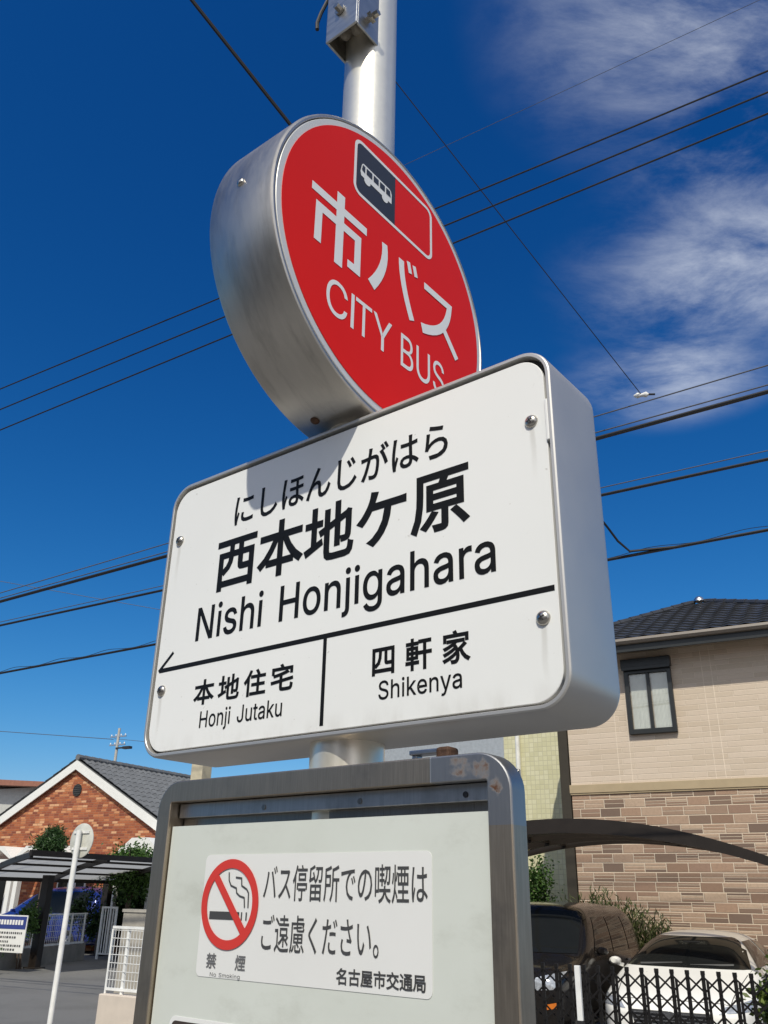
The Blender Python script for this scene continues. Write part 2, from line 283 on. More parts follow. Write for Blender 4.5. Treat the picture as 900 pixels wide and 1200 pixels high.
# ------------------------------------------------------------------ lettering (outlines of the glyphs, in thousandths of an em)
GLYPHS = {
'。':(1000,'194,244 118,223 63,169 42,92 63,15 118,-40 194,-61 272,-40 326,15 347,92 326,169 272,223;194,-10 143,4 107,40 93,92 107,143 143,179 194,193 246,179 282,143 296,92 282,40 246,4'),
'い':(1000,'223,698 126,700 132,655 133,611 134,536 137,439 144,344 190,137 266,25 357,-9 422,12 485,84 545,219 482,290 450,193 407,117 358,86 294,121 248,218 222,364 217,448 215,530 215,601;744,670 666,643 750,501 809,325 840,140 920,173 888,351 826,527'),
'が':(1000,'768,661 695,628 767,522 830,390 874,269 951,306 903,422 836,554;780,806 726,784 755,740 783,691 807,645 862,669 837,715 808,764;890,846 837,824 866,781 895,733 920,686 974,710;64,557 73,471 163,483 290,496 243,338 172,158 79,-2 160,-35 219,72 270,187 311,301 345,409 371,504 478,511 534,503 571,472 584,403 579,291 563,182 537,97 500,55 449,45 414,48 371,55 327,66 340,-18 376,-25 417,-30 458,-32 517,-25 566,0 604,51 637,155 656,284 662,412 640,517 581,568 499,582 387,575 413,717 424,777 332,786 329,716 320,642 306,568 154,557'),
'く':(1000,'704,738 630,804 573,737 483,655 373,563 278,485 215,418 211,357 271,287 379,197 494,95 586,8 655,-65 726,1 602,115 465,230 352,324 309,368 309,403 349,445 635,681'),
'ご':(1000,'217,691 217,610 298,604 386,601 482,599 578,601 672,606 751,611 751,693 671,686 578,681 481,679 384,681 295,685;257,288 176,296 166,254 158,207 155,157 193,51 303,-14 476,-36 612,-31 729,-19 817,-1 816,85 725,64 608,51 474,46 342,62 263,107 237,175 239,212 246,250;779,803 725,780 755,736 783,686 807,640 861,665;889,843 836,820 866,777 895,729 919,682 974,706 949,750 919,800'),
'さ':(1000,'312,312 234,330 209,273 192,218 186,164 224,50 331,-19 496,-42 599,-39 684,-31 754,-20 758,60 683,46 597,38 500,35 373,50 293,95 265,173 271,220 287,265;158,631 160,551 312,542 453,542 580,549 618,466 660,387 701,321 535,336 529,269 613,262 702,253 770,242 811,298 767,351 729,411 690,481 655,557 725,568 796,582 862,598 853,676 781,656 705,639 630,627 611,687 595,746 584,798 499,787 524,709 554,619 435,615 302,618'),
'し':(1000,'340,779 239,780 245,732 247,678 237,172 268,42 353,-29 480,-51 671,-15 808,71 898,170 841,238 757,138 641,62 483,31 398,45 341,93 319,180 321,350 326,532 331,678'),
'じ':(1000,'604,690 547,666 580,616 613,560 641,504 700,531 670,586 635,644;733,741 677,715 712,666 745,612 774,557 832,585 802,638 766,695;327,772 226,773 233,725 235,671 224,165 255,35 341,-36 468,-58 658,-22 795,64 885,163 828,231 745,131 629,55 470,24 385,38 328,86 306,173 308,344 313,525 318,671'),
'だ':(1000,'507,468 507,393 569,399 631,403 693,404 751,403 808,398 861,392 863,468 690,477;528,225 453,232 445,191 440,152 438,114 466,32 549,-18 682,-34 753,-32 817,-26 875,-19 878,62 815,51 749,44 683,42 576,56 526,90 514,135 518,177;755,742 702,719 731,675 759,626 783,580 837,604 813,650 784,700;865,783 813,760 842,717 871,668 896,621 950,645 926,689 895,739;191,606 71,613 74,535 190,531 282,534 256,427 209,271 150,110 88,-20 176,-50 231,86 286,251 332,408 364,542 435,551 505,562 572,576 572,654 510,640 445,629 380,619 395,693 413,772 317,780 314,698 299,611'),
'で':(1000,'79,658 88,571 234,594 413,615 558,630 469,553 399,437 371,292 433,109 582,2 767,-37 796,46 634,74 504,156 451,309 479,434 558,550 680,626 741,637 811,641 876,642 876,722 606,704 168,663;732,519 681,497 711,453 738,405 763,356 814,380 789,428 759,478;841,561 792,538 823,494 851,447 876,398 928,423 901,471 869,521'),
'に':(1000,'456,675 456,595 588,587 738,587 867,595 867,676 740,665 589,664;495,268 423,275 414,230 408,192 406,157 432,76 512,25 649,7 746,10 829,17 899,28 897,112 817,97 736,89 649,86 545,99 494,132 480,176 484,218;265,752 176,760 169,689 152,581 133,439 124,288 129,161 143,52 161,-33 233,-28 230,7 235,52 252,115 278,197 306,276 264,308 206,162 197,302 206,431 225,570 247,685'),
'の':(1000,'476,642 462,550 443,459 420,372 369,236 318,160 269,136 222,155 183,215 166,318 204,457 310,578;559,644 704,596 795,492 826,353 789,205 695,107 572,56 486,43 533,-31 736,35 864,165 908,350 861,536 729,668 525,718 386,697 266,637 172,548 110,437 88,311 114,169 180,77 266,44 354,79 432,183 499,355 524,451 544,548'),
'は':(1000,'255,764 167,771 161,700 143,587 124,435 115,279 120,153 134,46 153,-37 223,-32 221,3 225,48 243,112 269,192 296,269 255,301 198,154 192,201 189,247 188,293 197,427 216,575 238,696;676,185 677,150 668,92 634,55 568,41 505,50 462,77 446,120 463,163 508,191 574,201 627,197;749,770 659,770 663,709 663,585 569,583 399,591 399,516 567,509 663,511 673,254 580,263 469,243 398,189 374,112 398,35 469,-14 582,-31 687,-7 740,52 755,130 755,151 806,119 856,80 906,35 950,102 894,149 828,194 752,231 740,516 913,535 913,612 740,589 743,710'),
'ほ':(1000,'255,758 166,766 160,695 143,584 124,434 115,279 120,153 134,46 153,-37 224,-32 221,3 226,48 243,112 270,192 297,269 256,302 198,152 189,293 197,426 215,572 237,692;663,180 664,138 656,90 627,57 566,45 506,53 466,78 452,120 467,158 508,184 570,193 617,190;426,717 426,647 501,645 577,644 652,646 652,480 573,479 492,481 411,485 411,412 492,409 573,408 652,410 660,246 572,253 464,233 401,183 381,116 406,38 474,-9 573,-24 664,-9 719,35 737,104 736,152 795,119 851,78 903,29 946,99 889,145 818,190 732,227 724,412 911,427 911,500 724,484 724,649 888,661 888,731 752,718 592,712'),
'ら':(1000,'335,784 315,708 428,682 577,652 703,630 722,707 602,725 454,754;313,602 229,613 218,481 199,329 178,207 252,189 264,214 282,239 364,311 469,357 592,373 683,355 745,307 768,236 717,117 560,48 298,47 322,-35 520,-36 669,-5 773,53 833,134 852,234 820,340 731,415 597,443 481,430 372,390 271,321 284,407 298,513'),
'ん':(1000,'547,742 459,778 422,701 372,610 298,468 214,301 135,134 76,-8 162,-38 183,30 215,115 248,190 298,266 365,326 443,350 496,332 516,280 520,90 536,31 581,-17 665,-37 791,-2 883,94 947,236 881,290 842,180 774,86 678,46 622,63 597,117 593,302 576,369 535,409 476,423 427,417 376,397 327,361 389,475 459,598 515,693'),
'ケ':(1000,'412,773 316,792 301,712 288,670 269,622 244,572 199,501 137,422 66,357 145,310 205,370 264,446 312,524 568,524 527,309 446,161 348,65 310,39 267,19 352,-39 448,34 527,124 589,234 631,366 652,524 821,524 915,521 915,607 821,602 349,602 387,703'),
'ス':(1000,'800,669 749,708 718,702 674,700 288,700 187,706 187,615 288,620 678,620 639,528 580,430 512,342 395,228 256,124 100,45 164,-22 307,58 438,158 554,270 656,172 751,69 829,-27 899,33 818,126 715,232 607,332 674,429 731,531 775,625'),
'バ':(1000,'765,779 712,757 741,713 769,664 793,618 847,642 823,688 793,737;875,819 822,797 852,754 880,706 905,659 959,683 935,727 905,776;218,301 177,212 124,118 64,29 149,-7 204,80 254,174 296,268 336,380 368,494 387,580 405,653 316,672 294,547 260,417;710,339 753,225 792,106 823,-5 912,24 878,131 835,253 792,366 745,479 693,592 646,682 565,655 613,563 664,450'),
'交':(1000,'318,597 247,521 161,451 70,392 129,336 220,403 312,483 391,569;618,555 714,483 805,404 873,332 936,382 865,452 773,529 677,598;352,422 285,401 330,308 384,225 448,152 333,81 199,26 47,-14 72,-48 93,-82 246,-36 384,25 503,102 619,25 755,-33 910,-74 932,-38 958,-5 806,30 673,82 559,151 625,225 681,310 727,406 652,427 613,341 563,265 503,199 442,265 392,340;418,825 443,784 467,741 485,701 67,701 67,628 931,628 931,701 517,701 562,719 543,760 517,806 489,849'),
'住':(1000,'548,819 582,763 611,704 631,653 704,682 683,732 651,789 616,844;285,836 218,687 132,550 36,437 60,400 80,362 114,399 147,439 179,481 179,-78 254,-78 254,599 292,669 327,741 357,814;314,26 314,-45 963,-45 963,26 680,26 680,280 918,280 918,351 680,351 680,573 948,573 948,644 339,644 339,573 605,573 605,351 373,351 373,280 605,280 605,26'),
'停':(1000,'467,578 795,578 795,494 467,494;398,632 398,440 867,440 867,632;309,377 309,214 375,214 375,315 883,315 883,214 951,214 951,377;564,825 603,750 325,750 325,686 951,686 951,750 684,750 632,845;398,240 398,179 594,179 594,5 590,-8 574,-12 443,-11 467,-76 537,-76 590,-74 629,-67 661,-43 669,3 669,179 860,179 860,240;263,838 201,689 121,553 32,439 74,365 103,399 131,436 159,475 159,-79 228,-79 228,588 266,663 301,739 332,817'),
'原':(1000,'369,402 788,402 788,308 369,308;369,552 788,552 788,459 369,459;699,165 763,94 827,21 876,-42 940,-4 888,57 823,129 758,197;371,199 320,130 261,63 200,4 264,-37 324,26 385,100 442,175;131,785 131,501 126,331 99,148 35,-21 99,-60 168,121 198,319 205,501 205,715 943,715 943,785;530,704 492,611 295,611 295,248 541,248 541,4 537,-9 521,-13 396,-12 410,-46 419,-79 487,-79 539,-76 576,-68 606,-43 614,3 614,248 864,248 864,611 573,611 617,691'),
'古':(1000,'162,370 162,-81 239,-81 239,-28 761,-28 761,-77 841,-77 841,370 540,370 540,586 949,586 949,659 540,659 540,840 459,840 459,659 54,659 54,586 459,586 459,370;239,44 239,298 761,298 761,44'),
'名':(1000,'263,529 316,491 369,448 417,406 297,350 172,305 47,273 69,240 86,204 141,218 197,234 252,253 252,-79 327,-79 327,-27 773,-27 773,-79 849,-79 849,340 451,340 609,441 743,565 844,713 794,744 781,740 427,740 492,826 406,843 329,744 216,646 69,559 98,532 122,501 212,553 291,610 361,671 733,671 665,588 582,512 487,445 435,488 377,532 321,572;773,42 327,42 327,271 773,271'),
'喫':(1000,'76,767 76,73 137,73 137,172 297,172 297,767;137,704 236,704 236,234 137,234;593,326 583,251 323,251 323,186 567,186 518,95 428,27 285,-22 308,-51 326,-83 474,-29 572,46 630,143 695,41 789,-33 917,-79 938,-45 963,-14 836,24 744,91 684,186 944,186 944,251 659,251 668,326;630,786 630,721 719,721 700,583 658,472 586,388 640,345 716,442 762,566 784,721 867,721 859,561 850,469 839,430 829,421 814,419 749,422 760,391 766,358 847,359 876,367 898,386 916,438 928,554 936,755 937,786;335,486 335,428 443,428 443,321 508,321 508,428 606,428 606,486 508,486 508,566 597,566 597,624 508,624 508,700 609,700 609,758 508,758 508,840 443,840 443,758 339,758 339,700 443,700 443,624 355,624 355,566 443,566 443,486'),
'四':(1000,'88,753 88,-47 164,-47 164,29 832,29 832,-39 909,-39 909,753;164,102 164,681 352,681 338,472 289,328 176,235 202,207 222,176 351,285 409,449 425,681 565,681 565,367 572,304 599,268 652,257 761,257 822,262 816,326 759,321 661,321 641,331 636,365 636,681 832,681 832,102'),
'地':(1000,'429,747 429,473 321,428 349,361 429,395 429,79 442,-5 488,-46 577,-57 824,-57 904,-40 946,16 964,125 930,135 897,153 888,65 866,22 821,11 580,11 516,23 501,77 501,426 635,483 635,143 706,143 706,513 846,573 846,430 843,329 839,277 828,255 809,250 742,252 754,220 760,186 808,188 854,194 890,214 909,260 915,333 918,465 918,637 922,651 869,671 855,660 840,646 706,590 706,840 635,840 635,560 501,504 501,747;33,154 63,79 372,219 355,286 241,238 241,528 359,528 359,599 241,599 241,828 170,828 170,599 42,599 42,528 170,528 170,208'),
'宅':(1000,'52,264 62,193 415,234 415,59 428,-17 474,-55 565,-65 790,-65 873,-48 916,11 934,129 896,142 860,160 851,64 830,19 786,8 570,8 509,18 495,59 495,243 942,295 932,364 495,314 495,479 595,502 687,527 768,555 708,616 619,585 512,556 392,531 266,509 140,491 154,459 164,426 415,464 415,305;426,828 472,736 80,736 80,525 156,525 156,664 844,664 844,525 923,525 923,736 560,736 543,773 522,813 499,850'),
'家':(1000,'423,824 461,750 84,750 84,544 157,544 157,682 846,682 846,544 923,544 923,750 551,750 501,847;790,481 725,426 649,367 571,313 544,367 510,419 467,467 537,520 789,520 789,586 209,586 209,520 438,520 330,461 207,412 80,374 121,315 219,347 317,387 411,433 460,374 350,309 214,250 78,207 116,148 244,195 376,256 489,324 516,254 389,164 228,86 61,32 83,1 100,-32 250,24 400,98 530,182 531,107 517,47 491,10 463,-6 427,-10 336,-5 350,-41 356,-76 441,-78 498,-70 545,-43 590,24 607,128 591,253 639,282 707,147 800,38 916,-38 939,-5 966,23 851,92 760,194 697,319 852,432'),
'局':(1000,'153,788 153,549 146,369 111,174 28,-6 60,-28 88,-54 157,80 199,228 220,377 836,377 824,172 809,53 791,2 776,-9 754,-11 633,-6 648,-41 654,-76 707,-79 753,-79 788,-77 827,-68 857,-45 882,21 899,163 912,409 913,444 225,444 227,530 843,530 843,788;227,723 768,723 768,595 227,595;308,298 308,-19 378,-19 378,39 690,39 690,298;378,236 620,236 620,101 378,101'),
'屋':(1000,'216,726 810,726 810,627 216,627;141,789 141,510 135,331 105,137 34,-42 69,-59 101,-80 152,29 185,150 205,276 214,398 216,510 216,564 885,564 885,789;283,244 313,251 384,259 528,269 528,181 268,181 268,119 528,119 528,10 192,10 192,-51 947,-51 947,10 601,10 601,119 870,119 870,181 601,181 601,274 786,285 850,220 909,260 853,316 780,376 705,431 917,431 917,493 222,493 222,431 414,431 374,392 339,362 316,343 287,323 260,313;649,398 723,341 389,323 431,357 471,393 509,431 702,431'),
'市':(1000,'413,825 480,693 51,693 51,620 458,620 458,484 148,484 148,36 223,36 223,411 458,411 458,-78 535,-78 535,411 785,411 785,132 781,117 762,112 616,114 632,77 642,40 719,41 777,44 819,53 853,80 862,131 862,484 535,484 535,620 951,620 951,693 550,693 565,698 544,744 516,797 486,848'),
'慮':(1000,'364,121 364,19 374,-32 409,-57 480,-64 653,-64 707,-56 736,-24 749,40 717,49 688,63 678,6 645,-5 486,-5 442,-1 433,20 433,121;260,117 238,62 202,15 149,-18 199,-60 257,-19 296,35 319,98;746,100 806,50 859,-5 897,-57 957,-23 918,28 863,82 802,130;124,669 124,412 119,265 96,107 39,-40 102,-78 163,79 191,252 197,412 197,612 451,612 451,561 253,552 255,509 451,518 451,512 463,465 507,443 591,437 834,437 891,444 922,468 935,517 906,523 878,533 865,491 824,482 594,482 535,488 522,511 522,522 774,534 772,576 522,564 522,612 839,612 808,544 872,522 878,533 898,571 917,614 934,657 880,673 867,669 526,669 526,723 866,723 866,777 526,777 526,840 452,840 452,669;340,260 517,260 517,208 340,208;586,260 769,260 769,208 586,208;340,352 517,352 517,302 340,302;586,352 769,352 769,302 586,302;452,137 502,111 549,79 583,47 629,89 599,115 561,142 518,165 841,165 841,395 271,395 271,165 484,165'),
'所':(1000,'534,739 534,406 527,258 491,105 404,-32 435,-55 462,-82 558,69 601,241 611,406 611,429 766,429 766,-77 841,-77 841,429 958,429 958,501 611,501 611,684 729,705 842,732 939,764 888,828 788,793 663,762;172,361 172,391 172,521 370,521 370,361;441,819 344,786 223,760 98,741 98,391 94,250 75,102 29,-34 90,-82 135,33 160,163 170,293 442,293 442,589 172,589 172,685 286,702 396,725 489,756'),
'本':(1000,'460,839 460,629 65,629 65,553 367,553 279,389 166,245 37,140 67,111 92,79 177,148 256,232 328,330 391,438 444,553 460,553 460,183 226,183 226,107 460,107 460,-80 539,-80 539,107 772,107 772,183 539,183 539,553 553,553 605,438 668,330 740,232 820,148 906,81 934,116 965,146 832,250 717,390 628,553 937,553 937,629 539,629 539,839'),
'煙':(1000,'85,636 77,551 61,465 37,393 86,367 111,447 127,540 134,629;291,657 276,589 257,515 236,450 278,435 348,639;361,628 361,346 929,346 929,628 768,628 768,721 948,721 948,787 336,787 336,721 520,721 520,628;590,721 698,721 698,628 590,628;607,331 607,225 372,225 372,161 607,161 607,16 307,16 307,-50 961,-50 961,16 682,16 682,161 917,161 917,225 682,225 682,331;425,565 526,565 526,409 425,409;589,565 698,565 698,409 589,409;761,565 860,565 860,409 761,409;170,829 170,478 162,298 124,125 35,-31 82,-79 139,0 179,86 206,175 290,22 337,70 220,255 228,329 231,404 232,479 232,829'),
'留':(1000,'244,121 466,121 466,19 244,19;244,180 244,278 466,278 466,180;764,121 764,19 537,19 537,121;764,180 537,180 537,278 764,278;169,340 169,-80 244,-80 244,-43 764,-43 764,-76 842,-76 842,340;501,785 501,718 618,718 594,594 538,495 435,422 460,397 479,369 596,455 660,573 689,718 843,718 835,583 824,504 811,468 799,460 780,458 681,462 694,430 700,396 813,396 848,404 873,424 893,473 907,576 917,753 918,785;118,392 148,407 226,432 393,478 416,420 482,448 454,516 413,592 366,664 305,639 365,538 188,494 188,709 281,731 371,756 451,784 400,839 318,808 219,779 115,754 115,535 102,480 78,450 118,393'),
'禁':(1000,'661,108 737,51 810,-11 865,-66 927,-25 869,29 795,89 719,144;180,389 180,325 835,325 835,389;248,142 194,81 127,26 54,-20 114,-67 188,-15 259,49 318,120;242,841 242,739 74,739 74,676 219,676 167,601 104,533 37,483 84,431 140,478 194,538 242,605 242,424 312,424 312,602 427,507 468,558 312,666 312,676 451,676 451,739 312,739 312,841;65,245 65,180 466,180 466,1 462,-12 446,-16 311,-15 336,-81 406,-80 460,-77 499,-70 533,-47 542,0 542,180 938,180 938,245;676,841 676,739 498,739 498,676 649,676 593,603 526,537 454,489 500,437 562,484 623,545 676,614 676,424 747,424 747,610 799,544 855,484 910,437 958,489 890,539 824,604 768,676 924,676 924,739 747,739 747,841'),
'西':(1000,'59,775 59,702 356,702 356,557 113,557 113,-76 186,-76 186,-14 819,-14 819,-73 894,-73 894,557 641,557 641,702 939,702 939,775;186,56 186,244 230,190 346,277 404,380 423,488 568,488 568,330 576,268 607,237 670,228 806,228 819,228 819,56;186,246 186,488 355,488 339,401 288,318;424,557 424,702 568,702 568,557;641,488 819,488 819,301 799,299 679,299 647,304 641,330'),
'軒':(1000,'492,441 492,371 691,371 691,-80 765,-80 765,371 965,371 965,441 765,441 765,705 947,705 947,776 514,776 514,705 691,705 691,441;74,590 74,242 236,242 236,163 41,163 41,96 236,96 236,-79 306,-79 306,96 503,96 503,163 306,163 306,242 470,242 470,590 306,590 306,666 483,666 483,733 306,733 306,841 236,841 236,733 55,733 55,666 236,666 236,590;135,390 242,390 242,298 135,298;300,390 407,390 407,298 300,298;135,534 242,534 242,444 135,444;300,534 407,534 407,444 300,444'),
'通':(1000,'65,757 128,700 189,639 235,585 290,635 242,688 180,746 117,800;256,465 43,465 43,394 184,394 184,110 138,84 90,43 39,-8 86,-70 136,-7 182,38 220,56 247,46 280,23 318,-3 394,-36 484,-52 595,-57 948,-47 956,-10 969,26 853,17 723,10 596,8 493,11 406,24 333,56 256,108;364,803 364,744 787,744 743,714 695,684 645,658 499,717 451,674 516,649 583,619 647,589 363,589 363,71 434,71 434,237 603,237 603,75 671,75 671,237 845,237 845,146 842,133 828,129 726,130 747,69 807,69 851,72 883,80 910,103 917,146 917,589 786,589 712,628 787,671 857,720 917,771 870,807 855,803;845,531 845,443 671,443 671,531;434,387 603,387 603,296 434,296;434,443 434,531 603,531 603,443;845,387 845,296 671,296 671,387'),
'遠':(1000,'447,468 782,468 782,368 447,368;70,735 136,692 198,645 246,600 299,654 250,697 186,742 120,782;645,313 846,313 746,240 645,295;868,332 854,320 854,523 377,523 377,313 547,313 474,250 386,197 290,155 335,97 419,138 500,189 573,248 573,50 645,50 645,233 730,183 809,132 870,85 914,129 795,210 839,236 883,265 925,296;575,839 575,763 349,763 349,706 575,706 575,635 294,635 294,577 939,577 939,635 648,635 648,706 879,706 879,763 648,763 648,839;252,490 54,490 54,420 179,420 179,101 134,75 87,35 39,-14 89,-79 138,-17 184,28 222,46 265,26 320,-12 395,-45 484,-62 594,-67 939,-57 948,-17 961,21 847,11 719,4 596,2 494,5 408,20 335,51 252,105'),
'B':(456,'60,0 60,509 241,509 274,507 304,501 329,491 350,477 367,461 381,442 390,421 396,398 398,374 397,353 393,336 387,320 356,286 315,267 315,262 331,260 347,254 363,245 378,234 391,220 402,203 411,184 416,161 418,136 416,111 410,88 400,67 386,48 368,31 344,18 317,8 284,2 247,0;125,57 245,57 281,60 309,67 330,80 344,96 353,115 355,137 354,153 350,169 342,184 333,197 320,209 306,218 289,225 269,229 248,231 125,231;125,285 238,285 288,296 302,304 314,314 323,326 330,340 335,355 336,372 333,393 326,412 313,429 294,442 270,449 240,452 125,452'),
'C':(510,'267,-7 225,-3 186,7 150,25 119,49 92,79 70,115 53,157 44,203 40,254 44,305 53,352 70,393 92,429 119,459 150,484 186,501 225,512 267,516 340,504 362,496 383,485 402,471 419,456 435,438 448,418 459,397 467,373 473,348 408,348 389,395 357,428 315,449 267,456 237,453 209,445 184,432 161,414 141,391 125,364 113,332 106,295 103,254 106,213 113,177 125,145 141,117 161,94 184,76 210,63 237,56 267,53 315,60 357,81 389,114 408,160 473,160 467,135 459,112 448,91 435,71 420,53 402,38 383,24 363,13 341,5 317,-2 293,-6'),
'H':(517,'60,0 60,509 125,509 125,289 392,289 392,509 457,509 457,0 392,0 392,232 125,232 125,0'),
'I':(300,'31,0 31,57 118,57 118,452 31,452 31,509 269,509 269,452 183,452 183,57 269,57 269,0'),
'J':(396,'185,-7 143,-2 106,11 75,33 52,63 38,100 33,145 33,173 98,173 98,145 100,117 108,93 122,74 139,61 160,53 185,50 209,53 230,61 248,74 261,93 269,117 272,145 272,509 336,509 336,145 332,100 318,63 294,33 263,11 227,-2'),
'N':(523,'60,0 60,509 136,509 343,183 363,151 388,107 414,55 405,54 401,108 399,157 399,195 399,509 463,509 463,0 387,0 202,290 177,331 148,381 108,452 119,454 122,384 124,328 125,291 125,0'),
'S':(447,'224,-9 188,-7 156,-1 128,9 102,23 81,40 64,60 51,83 42,109 38,137 104,137 108,118 114,102 123,88 136,76 150,66 166,59 224,49 246,50 267,54 286,60 303,69 317,79 329,92 338,106 344,122 346,139 344,154 340,168 332,179 296,205 245,222 184,239 145,253 112,269 86,289 67,313 56,341 52,372 54,400 62,425 75,448 92,468 113,484 138,498 165,508 195,514 227,516 259,514 289,508 316,498 340,484 360,468 377,449 390,427 398,403 401,378 337,378 332,402 320,421 302,437 280,449 254,456 225,459 204,457 185,454 167,448 152,440 139,430 129,418 121,405 117,391 115,376 117,359 122,345 131,334 169,308 212,293 264,279 312,264 359,238 395,198 402,180 407,161 408,139 406,112 399,87 386,64 370,43 349,25 323,11 294,0 261,-7'),
'T':(449,'32,452 32,509 417,509 417,452 257,452 257,0 193,0 193,452'),
'U':(517,'259,-8 220,-6 186,2 154,15 126,33 103,55 85,80 71,108 63,140 60,173 60,509 124,509 124,178 126,155 132,133 141,113 153,95 169,80 187,68 208,59 232,53 259,52 285,53 309,59 331,68 349,80 364,95 377,113 385,133 391,155 393,178 393,509 457,509 457,173 454,140 446,108 433,80 414,55 391,33 363,15 332,2 297,-6'),
'Y':(472,'203,0 203,208 16,509 91,509 192,344 222,292 250,230 224,230 251,293 280,344 381,509 455,509 268,208 268,0'),
'a':(389,'160,-9 137,-7 115,-3 94,5 76,15 60,29 48,45 38,63 32,84 30,108 32,128 36,146 43,161 53,174 64,184 78,193 125,211 178,220 234,227 265,235 273,243 276,255 276,257 267,297 240,322 196,331 149,322 118,301 100,274 41,291 51,313 64,331 79,346 95,358 114,368 133,375 194,384 239,379 286,360 300,350 312,336 322,320 330,301 335,278 337,251 337,0 277,0 277,52 272,52 252,25 215,1;170,45 192,47 211,51 228,59 242,68 254,80 263,93 270,108 274,122 276,138 276,190 259,182 231,176 200,171 175,168 134,159 103,139 95,124 92,105 102,72 130,52'),
'e':(404,'212,-8 177,-5 145,3 117,16 92,35 72,58 56,85 44,116 37,150 34,187 36,224 44,258 55,290 71,317 91,340 115,359 142,373 172,382 205,384 266,374 285,366 303,355 319,341 334,324 347,305 357,282 365,256 370,227 371,194 371,169 75,169 75,221 338,221 310,202 308,226 304,248 298,269 288,286 277,301 263,314 246,323 227,328 205,330 183,328 164,323 146,313 131,301 119,286 109,270 102,251 97,231 96,211 96,178 98,151 102,127 110,106 121,88 135,73 151,61 169,53 190,48 212,46 254,53 285,73 306,105 365,91 358,72 348,55 335,39 320,26 302,14 283,4 261,-3 237,-7'),
'g':(425,'207,-151 180,-149 156,-146 134,-140 82,-110 51,-69 101,-41 122,-66 154,-88 207,-97 236,-95 261,-87 282,-75 298,-58 308,-34 311,-6 311,68 306,68 287,41 252,16 236,10 217,6 195,5 165,7 138,14 113,27 90,43 71,65 55,90 43,120 36,154 34,191 36,229 43,263 55,293 71,320 90,342 112,361 138,374 166,382 196,384 218,383 237,379 253,373 288,346 308,319 313,319 313,379 372,379 372,-9 370,-40 363,-67 350,-90 334,-109 314,-124 291,-136 265,-144 237,-149;205,59 227,61 246,66 264,75 278,87 290,103 300,121 307,142 311,166 312,193 311,219 307,242 300,264 291,283 279,299 264,312 247,322 227,328 205,330 182,328 163,322 145,312 130,298 118,282 109,262 102,241 98,218 96,193 98,167 102,144 109,123 118,104 131,88 145,76 163,66 183,61'),
'h':(410,'114,227 114,0 53,0 53,509 114,509 114,287 102,287 116,319 132,344 152,362 175,374 200,382 227,384 252,383 275,377 295,369 313,356 328,340 341,321 350,298 355,271 357,240 357,0 296,0 296,235 293,263 286,286 273,304 256,318 235,326 210,329 192,328 176,324 161,317 147,308 136,297 126,283 119,266 115,248'),
'i':(167,'53,0 53,379 114,379 114,0;84,443 67,446 54,455 44,468 41,483 44,499 54,512 67,521 84,524 100,521 114,512 123,499 126,483 123,468 114,455 100,446'),
'j':(167,'53,379 114,379 114,-30 112,-52 108,-72 102,-90 92,-106 80,-119 65,-129 47,-137 27,-141 4,-143 -10,-143 -10,-87 2,-87 18,-85 31,-80 40,-72 47,-61 51,-46 53,-29;83,443 67,446 53,455 44,468 41,483 44,499 53,512 67,521 83,524 100,521 114,512 123,499 126,483 123,468 114,455 100,446'),
'k':(381,'110,137 110,212 121,212 284,379 360,379 184,199 177,199;53,0 53,509 114,509 114,0;294,0 148,186 191,229 372,0'),
'm':(610,'53,0 53,379 112,379 112,295 108,295 114,314 122,331 132,346 172,376 219,386 245,383 268,375 287,361 303,342 314,320 321,295 312,295 318,312 326,329 337,343 381,375 437,386 458,385 478,380 497,372 514,361 529,346 541,328 550,307 555,283 557,255 557,0 496,0 496,254 493,279 485,298 473,313 456,323 438,329 419,330 402,329 387,326 374,320 345,290 335,247 335,0 274,0 274,260 272,280 265,297 253,311 238,322 220,328 199,330 158,320 145,312 135,302 126,289 119,274 115,257 114,238 114,0'),
'n':(410,'114,227 114,0 53,0 53,379 112,379 112,287 102,287 116,319 132,344 152,362 175,374 200,382 227,384 252,383 275,377 295,369 313,356 328,340 341,321 350,298 355,271 357,240 357,0 296,0 296,235 293,263 286,286 273,304 256,318 235,326 210,329 192,328 176,324 161,317 147,308 136,297 126,283 119,266 115,248'),
'o':(415,'207,-8 174,-5 144,3 117,16 93,35 72,58 56,85 44,116 37,150 34,187 37,225 44,260 56,291 72,318 93,341 117,360 144,374 174,382 207,384 241,382 271,374 299,360 323,341 343,318 359,291 371,260 379,225 381,187 379,150 371,116 359,85 343,58 323,35 299,16 271,3 241,-5;207,46 231,49 252,55 270,66 285,80 298,97 307,117 314,139 318,163 319,187 318,212 314,236 307,258 298,278 285,296 270,310 252,321 231,328 207,330 184,328 163,321 145,310 130,296 118,278 108,258 102,236 98,212 96,187 98,163 102,139 108,117 118,97 130,80 145,66 163,55 184,49'),
'r':(259,'53,0 53,379 112,379 112,321 115,321 124,339 137,354 152,367 171,377 191,383 213,385 229,384 243,384 243,322 230,324 207,326 190,324 174,321 159,315 146,306 135,296 126,284 119,269 115,254 114,237 114,0'),
